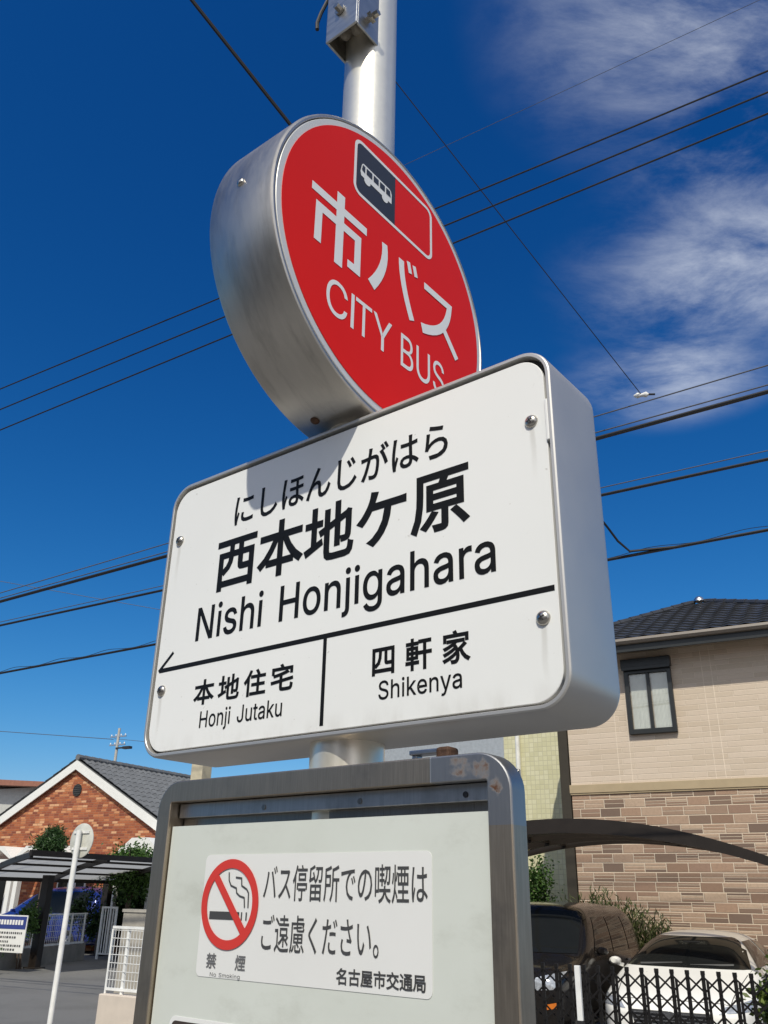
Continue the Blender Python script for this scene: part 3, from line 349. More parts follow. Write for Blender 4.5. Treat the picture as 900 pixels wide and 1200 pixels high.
's':(365,'182,-8 157,-7 133,-3 112,3 93,12 76,24 62,38 50,54 41,73 36,94 94,107 101,87 111,72 124,60 141,52 160,47 181,45 206,47 227,53 244,62 258,74 265,88 268,103 265,121 254,136 243,144 229,150 212,155 149,170 118,180 92,192 72,208 58,227 50,249 47,274 49,295 55,314 65,332 79,347 95,360 115,370 137,378 161,383 187,384 212,383 234,379 254,372 271,363 286,352 299,339 324,290 268,277 262,291 254,304 243,316 228,325 210,331 187,333 166,331 147,326 131,317 119,305 111,292 109,277 112,258 124,243 172,223 229,209 261,200 287,187 306,171 320,153 328,131 331,107 329,85 323,65 312,47 298,31 281,18 260,6 236,-2 210,-7'),
't':(227,'204,379 204,327 6,327 6,379;65,471 126,471 126,98 128,76 136,61 150,53 170,50 185,51 202,54 213,2 192,-3 168,-4 138,-1 113,7 92,21 77,41 68,64 65,93'),
'u':(410,'182,-5 158,-3 135,2 115,11 97,23 82,39 69,59 60,82 54,109 53,139 53,379 114,379 114,144 116,117 124,94 137,75 154,61 175,53 200,50 218,51 234,55 249,62 263,71 274,83 283,97 290,113 295,132 296,153 296,379 357,379 357,0 298,0 298,92 307,92 294,60 277,35 257,17 234,5 209,-3'),
'y':(389,'47,-139 61,-86 71,-87 104,-89 130,-74 151,-36 163,-1 17,379 84,379 165,155 187,87 206,21 184,21 202,87 224,155 305,379 371,379 204,-58 177,-107 139,-136 91,-145 65,-143'),
' ':(280,''),
}
CAPH = 509.

def text(name, s, y, m, parent, x0, x1, z0, z1, base_cap=False, bold=0., track=0., condense=None):
    """lay a line of lettering flat at depth y so that its ink fills x0..x1 and z0..z1 (baseline..capital height when base_cap)"""
    polys = []; pen = 0.
    for ch in s:
        adv, g = GLYPHS[ch]
        for c in g.split(';'):
            if c: polys.append([(pen + float(q.split(',')[0]), float(q.split(',')[1])) for q in c.split()])
        pen += adv + track
    xs = [p[0] for c in polys for p in c]; zs = [p[1] for c in polys for p in c]
    xa, xb = min(xs), max(xs)
    za, zb = (0., CAPH) if base_cap else (min(zs), max(zs))
    sx = (x1 - x0) / (xb - xa); sz = (z1 - z0) / (zb - za)
    P2 = [[Vector((x0 + (x - xa) * sx, z0 + (z - za) * sz)) for x, z in c] for c in polys]
    area = lambda c: sum(c[i - 1].x * c[i].y - c[i].x * c[i - 1].y for i in range(len(c))) / 2
    def inside(p, c):
        k = False
        for i in range(len(c)):
            a, b = c[i - 1], c[i]
            if (a.y > p.y) != (b.y > p.y) and p.x < (b.x - a.x) * (p.y - a.y) / (b.y - a.y) + a.x: k = not k
        return k
    big = max(P2, key=lambda c: abs(area(c))); sg = area(big) > 0
    outer = [c for c in P2 if (area(c) > 0) == sg]; holes = [c for c in P2 if (area(c) > 0) != sg]
    bm = bmesh.new(); yy = y
    for o in outer:                                     # each solid piece is filled on its own, with the holes that lie in it
        hs_ = [h for h in holes if inside(h[0], o) and inside(h[len(h) // 2], o)]
        cu = bpy.data.curves.new(name, 'CURVE'); cu.dimensions = '2D'; cu.fill_mode = 'BOTH'; cu.resolution_u = 1
        for c in [o] + hs_:
            sp = cu.splines.new('POLY'); sp.points.add(len(c) - 1); sp.use_cyclic_u = True
            for pt, q in zip(sp.points, c): pt.co = (q.x, q.y, 0, 1)
        tmp = bpy.data.objects.new(name, cu); m2 = tmp.to_mesh()
        vs = [bm.verts.new((v.co.x, yy, v.co.y)) for v in m2.vertices]
        for f in m2.polygons:
            try: bm.faces.new([vs[k] for k in f.vertices])
            except ValueError: pass
        tmp.to_mesh_clear(); bpy.data.objects.remove(tmp); bpy.data.curves.remove(cu)
        yy -= .000012
        if yy < y - .00012: yy = y
    if bold:                                            # heavier weight: a ribbon laid along every outline
        h = MB(); h.bm.free(); h.bm = bm
        for k, c in enumerate(P2):
            c = [p for i, p in enumerate(c) if (p - c[i - 1]).length > 1e-6]
            strokes(h, [([(p.x, p.y) for p in c], 2 * bold, True)], y - .00014 - .000012 * (k % 8))
    me = bpy.data.meshes.new(name); bmesh.ops.recalc_face_normals(bm, faces=bm.faces)
    bm.to_mesh(me); bm.free()
    for p in me.polygons:
        if p.normal.y > 0: p.flip()
    return me

def join_mesh(name, meshes, m, parent):
    bm = bmesh.new()
    for me in meshes: bm.from_mesh(me); bpy.data.meshes.remove(me)
    me = bpy.data.meshes.new(name); bm.to_mesh(me); bm.free()
    return link(name, me, m, parent)

def strokes(mb, lst, y0, step=.00004):
    """flat ribbons: (points, width or widths, closed)"""
    y = y0
    for pts, wd, closed in lst:
        n = len(pts); P_ = [Vector((p[0], p[1])) for p in pts]; L = []; R2 = []
        ws = wd if hasattr(wd, '__len__') else [wd] * n
        for i, p in enumerate(P_):
            a = P_[i - 1] if (i or closed) else None; b = P_[(i + 1) % n] if (i < n - 1 or closed) else None
            d1 = (p - a).normalized() if a is not None else (b - p).normalized(); d2 = (b - p).normalized() if b is not None else d1
            t = (d1 + d2).normalized(); nn = Vector((-t.y, t.x)); k = 1 / max(.45, nn.dot(Vector((-d1.y, d1.x))))
            L.append(p + nn * ws[i] / 2 * k); R2.append(p - nn * ws[i] / 2 * k)
        for i in range(n if closed else n - 1):
            j = (i + 1) % n
            mb.face([(q.x, y, q.y) for q in (L[i], L[j], R2[j], R2[i])])
        y -= step
    return mb

# ------------------------------------------------------------------ town grid: a runs along the house fronts, b away from the road
TH = RAD(-29); GA = Vector((cos(TH), sin(TH), 0)); GB = Vector((-GA.y, GA.x, 0))
def G(a, b, z=0.): return GA * a + GB * b + Vector((0, 0, z))
def pix(x, y, b):
    """the point of the plane b = const that lies on a sight line of the photograph (900 x 1200)"""
    v = F_ + R_ * ((x - 450) / FPX) + U_ * ((600 - y) / FPX)
    q = v * (b / v.dot(GB)); return Vector((q.dot(GA), b, q.z + HC))
def pixg(x, y, b):
    p = pix(x, y, b); return G(p.x, p.y, p.z)

# ------------------------------------------------------------------ palette
M_alu = metal('brushed aluminium', (.62, .62, .62), .34, (1, 1, 14), 30, .08, .12, (.28, .26, .24), (1, 1, 1))
M_silver = plain('silver paint', (.60, .58, .55), .42, .68, .05, 5, spec=.5, dirt=.08)
M_band = metal('weathered aluminium band', (.57, .53, .475), .40, (2, 9, 2), 14, .04, .28, (.17, .155, .135), (.8, 3.5, .8))
M_steel = metal('brushed stainless steel', (.36, .34, .315), .30, (60, 20, 1.5), 18, .14, .25, (.13, .115, .10))
M_post = plain('galvanised pole', (.86, .82, .72), .34, .70, .03, 40, dirt=.10)
def enamel():
    m, t, b = mat('white sign enamel'); v = t.obj(); x, y, z = t.xyz(v)
    c = t.ramp(t.noise(v, 4, 5), [(.3, (.80, .805, .79)), (.7, (.835, .835, .82))])
    k = t.m('MULTIPLY', t.smooth(t.noise(v, 130, 2, .5), .74, .80), .35)              # fly specks
    for xs in (-.2742, .2755):                                                        # dirt that has run from the bolts
        for zs in (.2925, .0845):
            d = t.m('SUBTRACT', HC + .1518 + zs - .004, z); wx = t.m('ABSOLUTE', t.m('SUBTRACT', x, t.m('ADD', xs, t.m('MULTIPLY', t.m('SUBTRACT', t.noise(v, 30, 3), .5), .006))))
            q = t.m('MULTIPLY', t.smooth(wx, .0045, .001), t.m('MULTIPLY', t.m('GREATER_THAN', d, 0.), t.smooth(d, .07, .0)))
            k = t.m('MAXIMUM', k, t.m('MULTIPLY', q, .32))
    low = t.m('MULTIPLY', t.smooth(z, HC + .185, HC + .158), t.smooth(t.noise(t.vm('MULTIPLY', v, (6, 1, 2)), 6, 5, .6), .4, .7))
    k = t.m('MAXIMUM', k, t.m('MULTIPLY', low, .22))
    c = t.mix(k, c, (.34, .31, .26))
    t.put(b.inputs['Base Color'], c); t.put(b.inputs['Roughness'], t.m('ADD', .26, t.m('MULTIPLY', t.noise(v, 9, 5), .16))); b.inputs['Specular IOR Level'].default_value = .4
    return m
M_white = enamel()
M_gasket = plain('black gasket', (.022, .02, .018), .7)
M_black = plain('black lettering vinyl', (.010, .010, .010), .4, spec=.16, vary=.05)
M_red = plain('red sign vinyl', (.70, .015, .010), .38, 0, .05, 3, spec=.14)
M_redpr = plain('red print', (.62, .045, .035), .45, 0, .04, 3)
M_wvinyl = plain('white vinyl', (.78, .78, .77), .35, 0, .015, 6)
M_navy = plain('charcoal vinyl', (.03, .032, .042), .35)
M_grey = plain('grey print', (.16, .16, .165), .5)
M_dkprint = plain('dark print', (.062, .062, .063), .5)
M_screw = metal('screw steel', (.50, .47, .42), .28, vary=.2, scale=90)
M_rusty = plain('rusty steel', (.09, .045, .026), .75, .2, .4, 60, bump=.4)

def board_material():
    m, t, b = mat('milky notice board'); v = t.obj()
    c = t.ramp(t.noise(v, 5, 5, .6), [(.3, (.60, .625, .575)), (.7, (.66, .69, .645))])
    k = t.noise(t.vm('MULTIPLY', v, (5, 1, 9)), 2.2, 6, .7)
    c = t.mix(t.m('MULTIPLY', t.smooth(k, .5, .75), .4), c, (.42, .43, .38))
    t.put(b.inputs['Base Color'], c); b.inputs['Roughness'].default_value = .4; return m
M_board = board_material(); M_board.node_tree.nodes['Principled BSDF'].inputs['Roughness'].default_value = .22

def frame_material():
    m, t, b = mat('stainless case frame'); v = t.obj(); x, y, z = t.xyz(v)
    n = t.noise(t.vm('MULTIPLY', v, (50, 20, 1.6)), 14, 4, .6)
    c = t.ramp(n, [(.3, (.39, .325, .25)), (.7, (.48, .405, .32))])
    rub = t.m('MULTIPLY', t.smooth(t.noise(v, 11, 5, .6), .55, .72), .5)
    c = t.mix(rub, c, (.22, .20, .175))
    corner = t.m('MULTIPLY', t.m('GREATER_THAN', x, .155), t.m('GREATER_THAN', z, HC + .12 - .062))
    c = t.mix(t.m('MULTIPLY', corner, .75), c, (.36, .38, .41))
    rust = None
    for cx, cz, r in ((.187, HC + .108, .013), (.211, HC + .106, .010), (.224, HC + .09, .006)):
        d = t.vm('DISTANCE', t.comb(x, 0., z), (cx, 0, cz)); d = t.m('ADD', d, t.m('MULTIPLY', t.m('SUBTRACT', t.noise(v, 70, 5, .7), .5), .035))
        q = t.smooth(d, r, r * .25); rust = q if rust is None else t.m('MAXIMUM', rust, q)
    rust = t.m('MULTIPLY', rust, t.smooth(t.noise(v, 75, 6, .65), .34, .66))
    c = t.mix(rust, c, (.085, .032, .012))
    weld = t.m('LESS_THAN', t.m('ABSOLUTE', t.m('SUBTRACT', x, .155)), .0007)
    c = t.mix(t.m('MULTIPLY', weld, t.m('GREATER_THAN', z, HC + .09)), c, (.62, .60, .56))
    t.put(b.inputs['Base Color'], c)
    t.put(b.inputs['Metallic'], t.m('SUBTRACT', 1., rust, clamp=True))
    t.put(b.inputs['Roughness'], t.m('ADD', .38, t.m('ADD', t.m('MULTIPLY', n, .14), t.m('MULTIPLY', rust, .4))))
    t.put(b.inputs['Normal'], t.bump(n, .05, .002)); return m
M_frame = frame_material()

# ================================================================== GROUND
def ground():
    m, t, b = mat('old asphalt'); v = t.obj()
    c = t.ramp(t.noise(v, 220, 3, .7), [(.3, (.10, .098, .094)), (.62, (.21, .205, .195)), (.8, (.32, .312, .30))])
    c = t.mix(t.m('MULTIPLY', t.smooth(t.noise(v, .55, 6, .6), .42, .7), .5), c, (.09, .087, .082))
    c = t.mix(t.m('MULTIPLY', t.smooth(t.noise(v, 2.3, 6, .65), .58, .75), .4), c, (.05, .048, .046))
    t.put(b.inputs['Base Color'], c); b.inputs['Roughness'].default_value = .88
    t.put(b.inputs['Normal'], t.bump(t.noise(v, 180, 3), .5, .01))
    mb = MB(); mb.face([(-900, -900, 0), (900, -900, 0), (900, 900, 0), (-900, 900, 0)])
    kind(mb.build('ground', m), 'structure')
    mp_ = masonry('pavement slabs', .6, .6, .012, [(.30, .29, .28), (.33, .32, .30), (.28, .275, .265)], (.16, .155, .15), stagger=0)
    # pavement the bus stop stands on, with its kerb
    mb = MB(); mb.box(-40, 40, -1.05, 4.1, -.2, .10)
    kind(mb.build('pavement', plain('concrete paving', (.17, .165, .155), .85, vary=.15, scale=3, bump=.3, dirt=.3), None, loc=(0, 0, 0), rot=TH), 'structure')
    mb = MB()
    for i in range(-20, 20): mb.box(i * 2 + .006, i * 2 + 1.994, -1.21, -1.053, -.2, .12)
    kind(mb.build('kerb', plain('kerb concrete', (.36, .35, .33), .85, dirt=.3), None, bevel=.012, rot=TH), 'structure')
    mb = MB(); mb.face([(-40, -1.85, .004), (40, -1.85, .004), (40, -1.7, .004), (-40, -1.7, .004)])
    kind(mb.build('road_marking', plain('road paint', (.7, .7, .68), .7, dirt=.6), None, rot=TH), 'structure')
ground()

# ================================================================== RIGHT HOUSE
M_stone = masonry('split stone cladding', .37, .155, .015, [(.36, .235, .16), (.26, .165, .112), (.43, .305, .215), (.17, .115, .085), (.39, .27, .19), (.21, .14, .10), (.31, .21, .148), (.47, .345, .245), (.29, .185, .13)], (.66, .54, .41), jitter=3, split=2.4, bump=.9, dirt=.35)
M_siding = masonry('cream siding', .62, .098, .010, [(.56, .46, .355), (.585, .48, .375), (.54, .44, .335), (.60, .495, .39)], (.68, .57, .45), stagger=.37, bump=.6, dirt=.12)
M_joint = plain('joint sealant', (.68, .58, .47), .8)
M_belt = plain('tan trim', (.40, .31, .19), .6, vary=.06, dirt=.1)
M_dkroof = plain('black glazed tile', (.035, .037, .042), .45, vary=.3, scale=2.5, spec=.5)
M_gutter = plain('brown gutter', (.22, .19, .16), .4, vary=.05)
M_soffit = plain('soffit board', (.44, .37, .29), .7)
M_dkalu = plain('dark bronze sash', (.028, .030, .030), .38, .3, vary=.1)
M_pane = glassy('window glass', (.99, 1, .99), .92, refl=.08)
M_curtain = plain('net curtain', (.74, .74, .70), .9, vary=.06)
M_room = plain('dim room', (.06, .055, .05), .9)

def tiled(mb, A, B, C_, D_, nu, nv, amp=.028, step=.03):
    """pantiles on the quad A (eave left) B (eave right) C (top right) D (top left): ribs run up the slope, courses overlap"""
    A, B, C_, D_ = map(Vector, (A, B, C_, D_)); nrm = (B - A).cross(D_ - A).normalized()
    if nrm.z < 0: nrm = -nrm
    per = 4; L = (B - A).length; ed = (B - A).normalized()
    rows = []
    for j in range(nv):
        for e in (0, 1):
            v = (j + e) / nv; row = []
            for i in range(nu * per + 1):
                u = i / (nu * per); p = (A * (1 - u) + B * u) * (1 - v) + (D_ * (1 - u) + C_ * u) * v
                row.append(p + nrm * (amp * (.5 + .5 * cos(2 * pi * nu * (p - A).dot(ed) / L)) + (step if e == 0 else 0)))
            rows.append(row)
    mb.loft(rows, False, False, closed=False)

def right_house():
    o = G(-4.99, 16.5)
    t = thing('house', 'two storey house with cream upper siding and brown split stone below', 'house', o, TH)
    Wd, Dp = 5.3, 7.0
    MB().box(0, Wd, 0, Dp, 0, 3.53).build('lower_wall', M_stone, t)
    mb = MB(); mb.box(-.03, Wd + .03, -.035, Dp, 3.53, 3.68); mb.box(-.02, Wd + .02, -.022, Dp, 3.50, 3.53); mb.build('belt_course', M_belt, t, bevel=.006)
    MB().box(0, Wd, 0, Dp, 3.68, 6.08).build('upper_wall', M_siding, t)
    # roof, soffit, gutter
    e0, e1, f0, z0 = -.6, Wd + .6, -.55, 6.2
    px_, py_, pz = 2.33, 3.0, 7.82
    mb = MB()
    tiled(mb, (e0, f0, z0), (e1, f0, z0), (px_ + .15, py_, pz), (px_ - .15, py_, pz), 22, 13)
    tiled(mb, (e0, Dp + .5, z0), (e0, f0, z0), (px_ - .15, py_, pz), (px_ - .15, py_ + 1.2, pz), 22, 13)
    tiled(mb, (e1, f0, z0), (e1, Dp + .5, z0), (px_ + .15, py_ + 1.2, pz), (px_ + .15, py_, pz), 22, 13)
    tiled(mb, (e1, Dp + .5, z0), (e0, Dp + .5, z0), (px_ - .15, py_ + 1.2, pz), (px_ + .15, py_ + 1.2, pz), 22, 13)
    rf = mb.build('roof', M_dkroof, t)
    mb = MB()
    for q in ((e0, f0, z0 + .03), (e1, f0, z0 + .03)):
        a = Vector(q); b_ = Vector((px_ + (-.15 if q[0] < 0 else .15), py_, pz + .04))
        for i in range(15): mb.tube([a.lerp(b_, i / 15), a.lerp(b_, (i + 1.12) / 15)], [.075, .06], 8)
    mb.build('hip_tiles', M_dkroof, rf, smooth=True)
    mb = MB(); mb.dome((px_, py_, pz + .06), (0, 0, 1), .12, .12); mb.build('roof_cap', M_alu, rf, smooth=True)
    MB().box(e0 + .05, e1 - .05, f0 + .06, Dp + .4, 6.085, 6.14).build('soffit', M_soffit, t)
    mb = MB(); mb.loft([[(x, f0 + .0, 6.21), (x, f0 - .10, 6.20), (x, f0 - .11, 6.15), (x, f0 - .07, 6.105), (x, f0, 6.10)] for x in (e0 - .03, e1)])
    mb.build('gutter', M_gutter, t, smooth=True)
    MB().box(e0 + .02, e1 - .02, f0 + .003, f0 + .055, 5.97, 6.18).build('fascia', M_dkalu, t)
    for xj in (.93, 1.16, 2.62, 2.78, 3.9): MB().box(xj - .006, xj + .006, -.0025, .0, 3.69, 6.05).build('panel_joint', M_joint, t)
    # window with shutter box
    x0, x1, za, zb = 1.20, 2.07, 4.53, 5.73
    win = MB(); fw = .075
    for (p, q, r_, s) in ((x0, x0 + fw, za, zb), (x1 - fw, x1, za, zb), (x0 + fw, x1 - fw, za, za + fw * 1.2), (x0 + fw, x1 - fw, zb - fw, zb)): win.box(p, q, -.09, -.004, r_, s)
    win.box((x0 + x1) / 2 - .028, (x0 + x1) / 2 + .028, -.075, -.006, za + fw * 1.2, zb - fw)
    wn = win.build('window', M_dkalu, t, bevel=.004)
    mb = MB(); mb.box(x0 - .03, x1 + .02, -.15, -.002, zb + .02, zb + .20); mb.box(x0 - .02, x1 + .01, -.16, -.15, zb - .02, zb + .05)
    mb.build('shutter_box', M_dkalu, wn, bevel=.01)
    mb = MB(); mb.box(x0 + fw, x1 - fw, -.036, -.030, za + fw * 1.2, zb - fw); mb.build('pane', M_pane, wn)
    for xa, xb in ((x0 + fw + .02, (x0 + x1) / 2 - .05), ((x0 + x1) / 2 + .05, x1 - fw - .01)):
        mb = MB(); n = 40
        mb.loft([[(xa + (xb - xa) * i / n, -.018 + .007 * sin(i * 1.9) * (1 if z < 5 else .7), z) for i in range(n + 1)] for z in (za + .09, 5.1, zb - .075)], False, False, closed=False)
        mb.build('curtain', M_curtain, wn, smooth=True)
    # dark pipe at the left corner
    mb = MB(); mb.box(-.20, -.02, -.02, .16, 0, 6.06); mb.build('corner_post', plain('dark brown corner', (.034, .027, .017), .7), t)
right_house()

def tile_building():
    o = G(-7.5, 19.6)
    t = thing('apartment_building', 'pale yellow tiled building standing behind the stone clad house', 'building', o, TH)
    m = masonry('pale yellow tile', .105, .105, .012, [(.60, .57, .36), (.63, .60, .39), (.58, .55, .345), (.65, .62, .42)], (.48, .45, .30), stagger=0, rough=.5, bump=.25, dirt=.1)
    MB().box(0, 2.1, 0, 5, 0, 6.6).build('wall', m, t)
    mb = MB(); mb.tube([(.37, -.07, 0), (.37, -.07, 6.4)], .055, 12); mb.build('downpipe', plain('white pipe', (.78, .77, .72), .45), t, smooth=True)
    MB().box(-.2, 2.3, -.25, 5.2, 6.6, 6.85).build('parapet', plain('parapet', (.5, .48, .4), .7), t)
tile_building()

# ================================================================== RIGHT CARPORT, CARS, GATE
M_cpdark = plain('dark bronze aluminium', (.020, .015, .012), .45, vary=.15, spec=.35)
def smoked():
    m, t, b = mat('smoked polycarbonate'); t.n.remove(b)
    tr = t.node('ShaderNodeBsdfTransparent'); tr.inputs[0].default_value = (.86, .78, .66, 1)
    df = t.node('ShaderNodeBsdfDiffuse'); df.inputs[0].default_value = (.10, .08, .065, 1)
    mx = t.node('ShaderNodeMixShader'); mx.inputs[0].default_value = .22
    t.l.new(tr.outputs[0], mx.inputs[1]); t.l.new(df.outputs[0], mx.inputs[2]); t.l.new(mx.outputs[0], t.n['Material Output'].inputs[0]); return m
M_smoke = smoked()
def right_carport():
    t = thing('carport', 'dark arched carport over the parked black wagon and white sedan', 'carport', G(-3.62, 11.3), TH)
    L = 3.3; A0, A1 = -2.8, 2.9
    zf = lambda a: 2.62 - .0775 * a * a
    def rib(y0, y1, up, dn, name):
        n = 28; mb = MB(); rings = []
        for i in range(n + 1):
            a = A0 + (A1 - A0) * i / n; z = zf(a); k = 1 - .55 * abs(a / 2.6) ** 2
            rings.append([(a, y0, z + up), (a, y1, z + up), (a, y1, z - dn * k), (a, y0, z - dn * k)])
        mb.loft(rings); return mb.build(name, M_cpdark, t, smooth=True)
    rib(0, .09, .035, .14, 'arch_rib')
    for k in range(1, 5): rib(L * k / 4 - .06, L * k / 4, .02, .09, 'arch_rib')
    n = 28; mb = MB()
    mb.loft([[(A0 + (A1 - A0) * i / n, 0.1 + (L - .2) * j, zf(A0 + (A1 - A0) * i / n) + .005) for i in range(n + 1)] for j in (0, 1)], False, False, closed=False)
    mb.build('roof_panel', M_smoke, t, smooth=True)
    for i in (0, 9, 18, 28):
        a = A0 + (A1 - A0) * i / n; MB().box(a - .03, a + .03, .09, L, zf(a) - .045, zf(a) - .002).build('purlin', M_cpdark, t)
    for a in (A0 - .02, A1 - .04):
        for y in (.55, L - .6): MB().box(a - .05, a + .05, y - .06, y + .06, 0, zf(A0) + .0).build('post', M_cpdark, t, bevel=.006)
right_carport()

from mathutils.bvhtree import BVHTree
def car_body(st, sub=3):
    """st: stations (y, zlow, zbelt, ztop, half width low, belt, top) from nose to tail"""
    rings = []
    for (y, zl, zb, zt, wl, wb, wt) in st:
        h = [(wl * .86, zl), (wl, zl + (zb - zl) * .22), (wl * 1.0, zl + (zb - zl) * .62), (wb, zb), (wt + (wb - wt) * .12, zb + (zt - zb) * .82), (wt * .72, zt - .004), (0, zt + .012)]
        r = [(x, y, z) for x, z in h] + [(-x, y, z) for x, z in h[-2::-1]]
        rings.append(r)
    mb = MB(); mb.loft(rings, True, True)
    bmesh.ops.recalc_face_normals(mb.bm, faces=mb.bm.faces)
    me = bpy.data.meshes.new('body'); mb.bm.to_mesh(me); mb.bm.free()
    o = bpy.data.objects.new('tmp', me); COL.objects.link(o); s = o.modifiers.new('s', 'SUBSURF'); s.levels = s.render_levels = sub
    dg = bpy.context.evaluated_depsgraph_get(); dg.update(); m2 = bpy.data.meshes.new_from_object(o.evaluated_get(dg)); bpy.data.objects.remove(o)
    for p in m2.polygons: p.use_smooth = True
    return m2, BVHTree.FromPolygons([v.co[:] for v in m2.vertices], [p.vertices[:] for p in m2.polygons])
def patch(bvh, quad, axis, off, nu=14, nv=10, sgn=1):
    """a panel that follows the body: quad corners in the view from the front (x,z) or from a side (y,z)"""
    q = [Vector(p) for p in quad]; rows = []; mid = (q[0] + q[1] + q[2] + q[3]) / 4
    for j in range(nv + 1):
        row = []
        for i in range(nu + 1):
            u, v = i / nu, j / nv; p = (q[0] * (1 - u) + q[1] * u) * (1 - v) + (q[3] * (1 - u) + q[2] * u) * v
            for k in range(25):                     # a corner that misses the body is drawn in until it lands on it
                if axis == 'f': h = bvh.ray_cast(Vector((p.x, -3, p.y)), Vector((0, 1, 0)))
                else: h = bvh.ray_cast(Vector((3 * sgn, p.x, p.y)), Vector((-sgn, 0, 0)))
                if h[0] is not None and (axis != 'f' or abs(h[1].y) > .12) and (axis == 'f' or (abs(h[1].x) > .3 and h[0].x * sgn > 0)): break
                p = p.lerp(mid, .05)
            if h[0] is None: h = (Vector((p.x, 1, p.y)) if axis == 'f' else Vector((.7 * sgn, p.x, p.y)), Vector((0, -1, 0)) if axis == 'f' else Vector((sgn, 0, 0)))
            row.append(h[0] + h[1] * off)
        rows.append(row)
    mb = MB(); mb.loft(rows, False, False, closed=False); return mb
M_tyre = plain('tyre rubber', (.02, .02, .02), .85); M_rim = metal('alloy rim', (.55, .55, .56), .3)
M_carglass = plain('dark car glass', (.012, .013, .013), .06, 0, .05, spec=.2)
M_lamp = plain('headlamp lens', (.45, .47, .50), .12, .4, .35, 30)
M_chrome = metal('chrome', (.75, .75, .76), .12)
M_plastic = plain('black plastic', (.02, .02, .021), .5)
M_amber = plain('amber lens', (.6, .16, .02), .2)
def wheel(t, x, y, r=.32, wd=.2):
    mb = MB(); s = 1 if x > 0 else -1
    prof = [(r * .62, 0), (r * .95, 0), (r, .03), (r, wd - .03), (r * .95, wd), (r * .62, wd)]
    n = 28; mb.loft([[(x + s * (q[1] - wd / 2), y + q[0] * cos(2 * pi * i / n), r + q[0] * sin(2 * pi * i / n)) for i in range(n)] for q in prof], False, False)
    ty = mb.build('wheel', M_tyre, t, smooth=True)
    mb = MB(); xo = x + s * (wd / 2 - .02)
    for k in range(8): mb.bar((xo, y, r), (xo, y + r * .62 * cos(k * pi / 4), r + r * .62 * sin(k * pi / 4)), .05, .02, (1, 0, 0))
    mb.tube([(xo - .01 * s, y, r), (xo + .012 * s, y, r)], r * .16, 14)
    mb.build('rim', M_rim, ty)
def mirror(t, x, y, z, m):
    mb = MB(); s = 1 if x > 0 else -1; n = 12
    rings = []
    for k, sc_ in ((-.09, .55), (-.05, .95), (.0, 1.), (.05, .9)): rings.append([(x + s * .075 * cos(2 * pi * i / n) * sc_ + s * .045, y + k * .8, z + .05 * sin(2 * pi * i / n) * sc_) for i in range(n)])
    mb.loft(rings); mb.bar((x - s * .06, y, z - .05), (x + s * .02, y, z - .03), .04, .04)
    mb.build('wing_mirror', m, t, smooth=True)

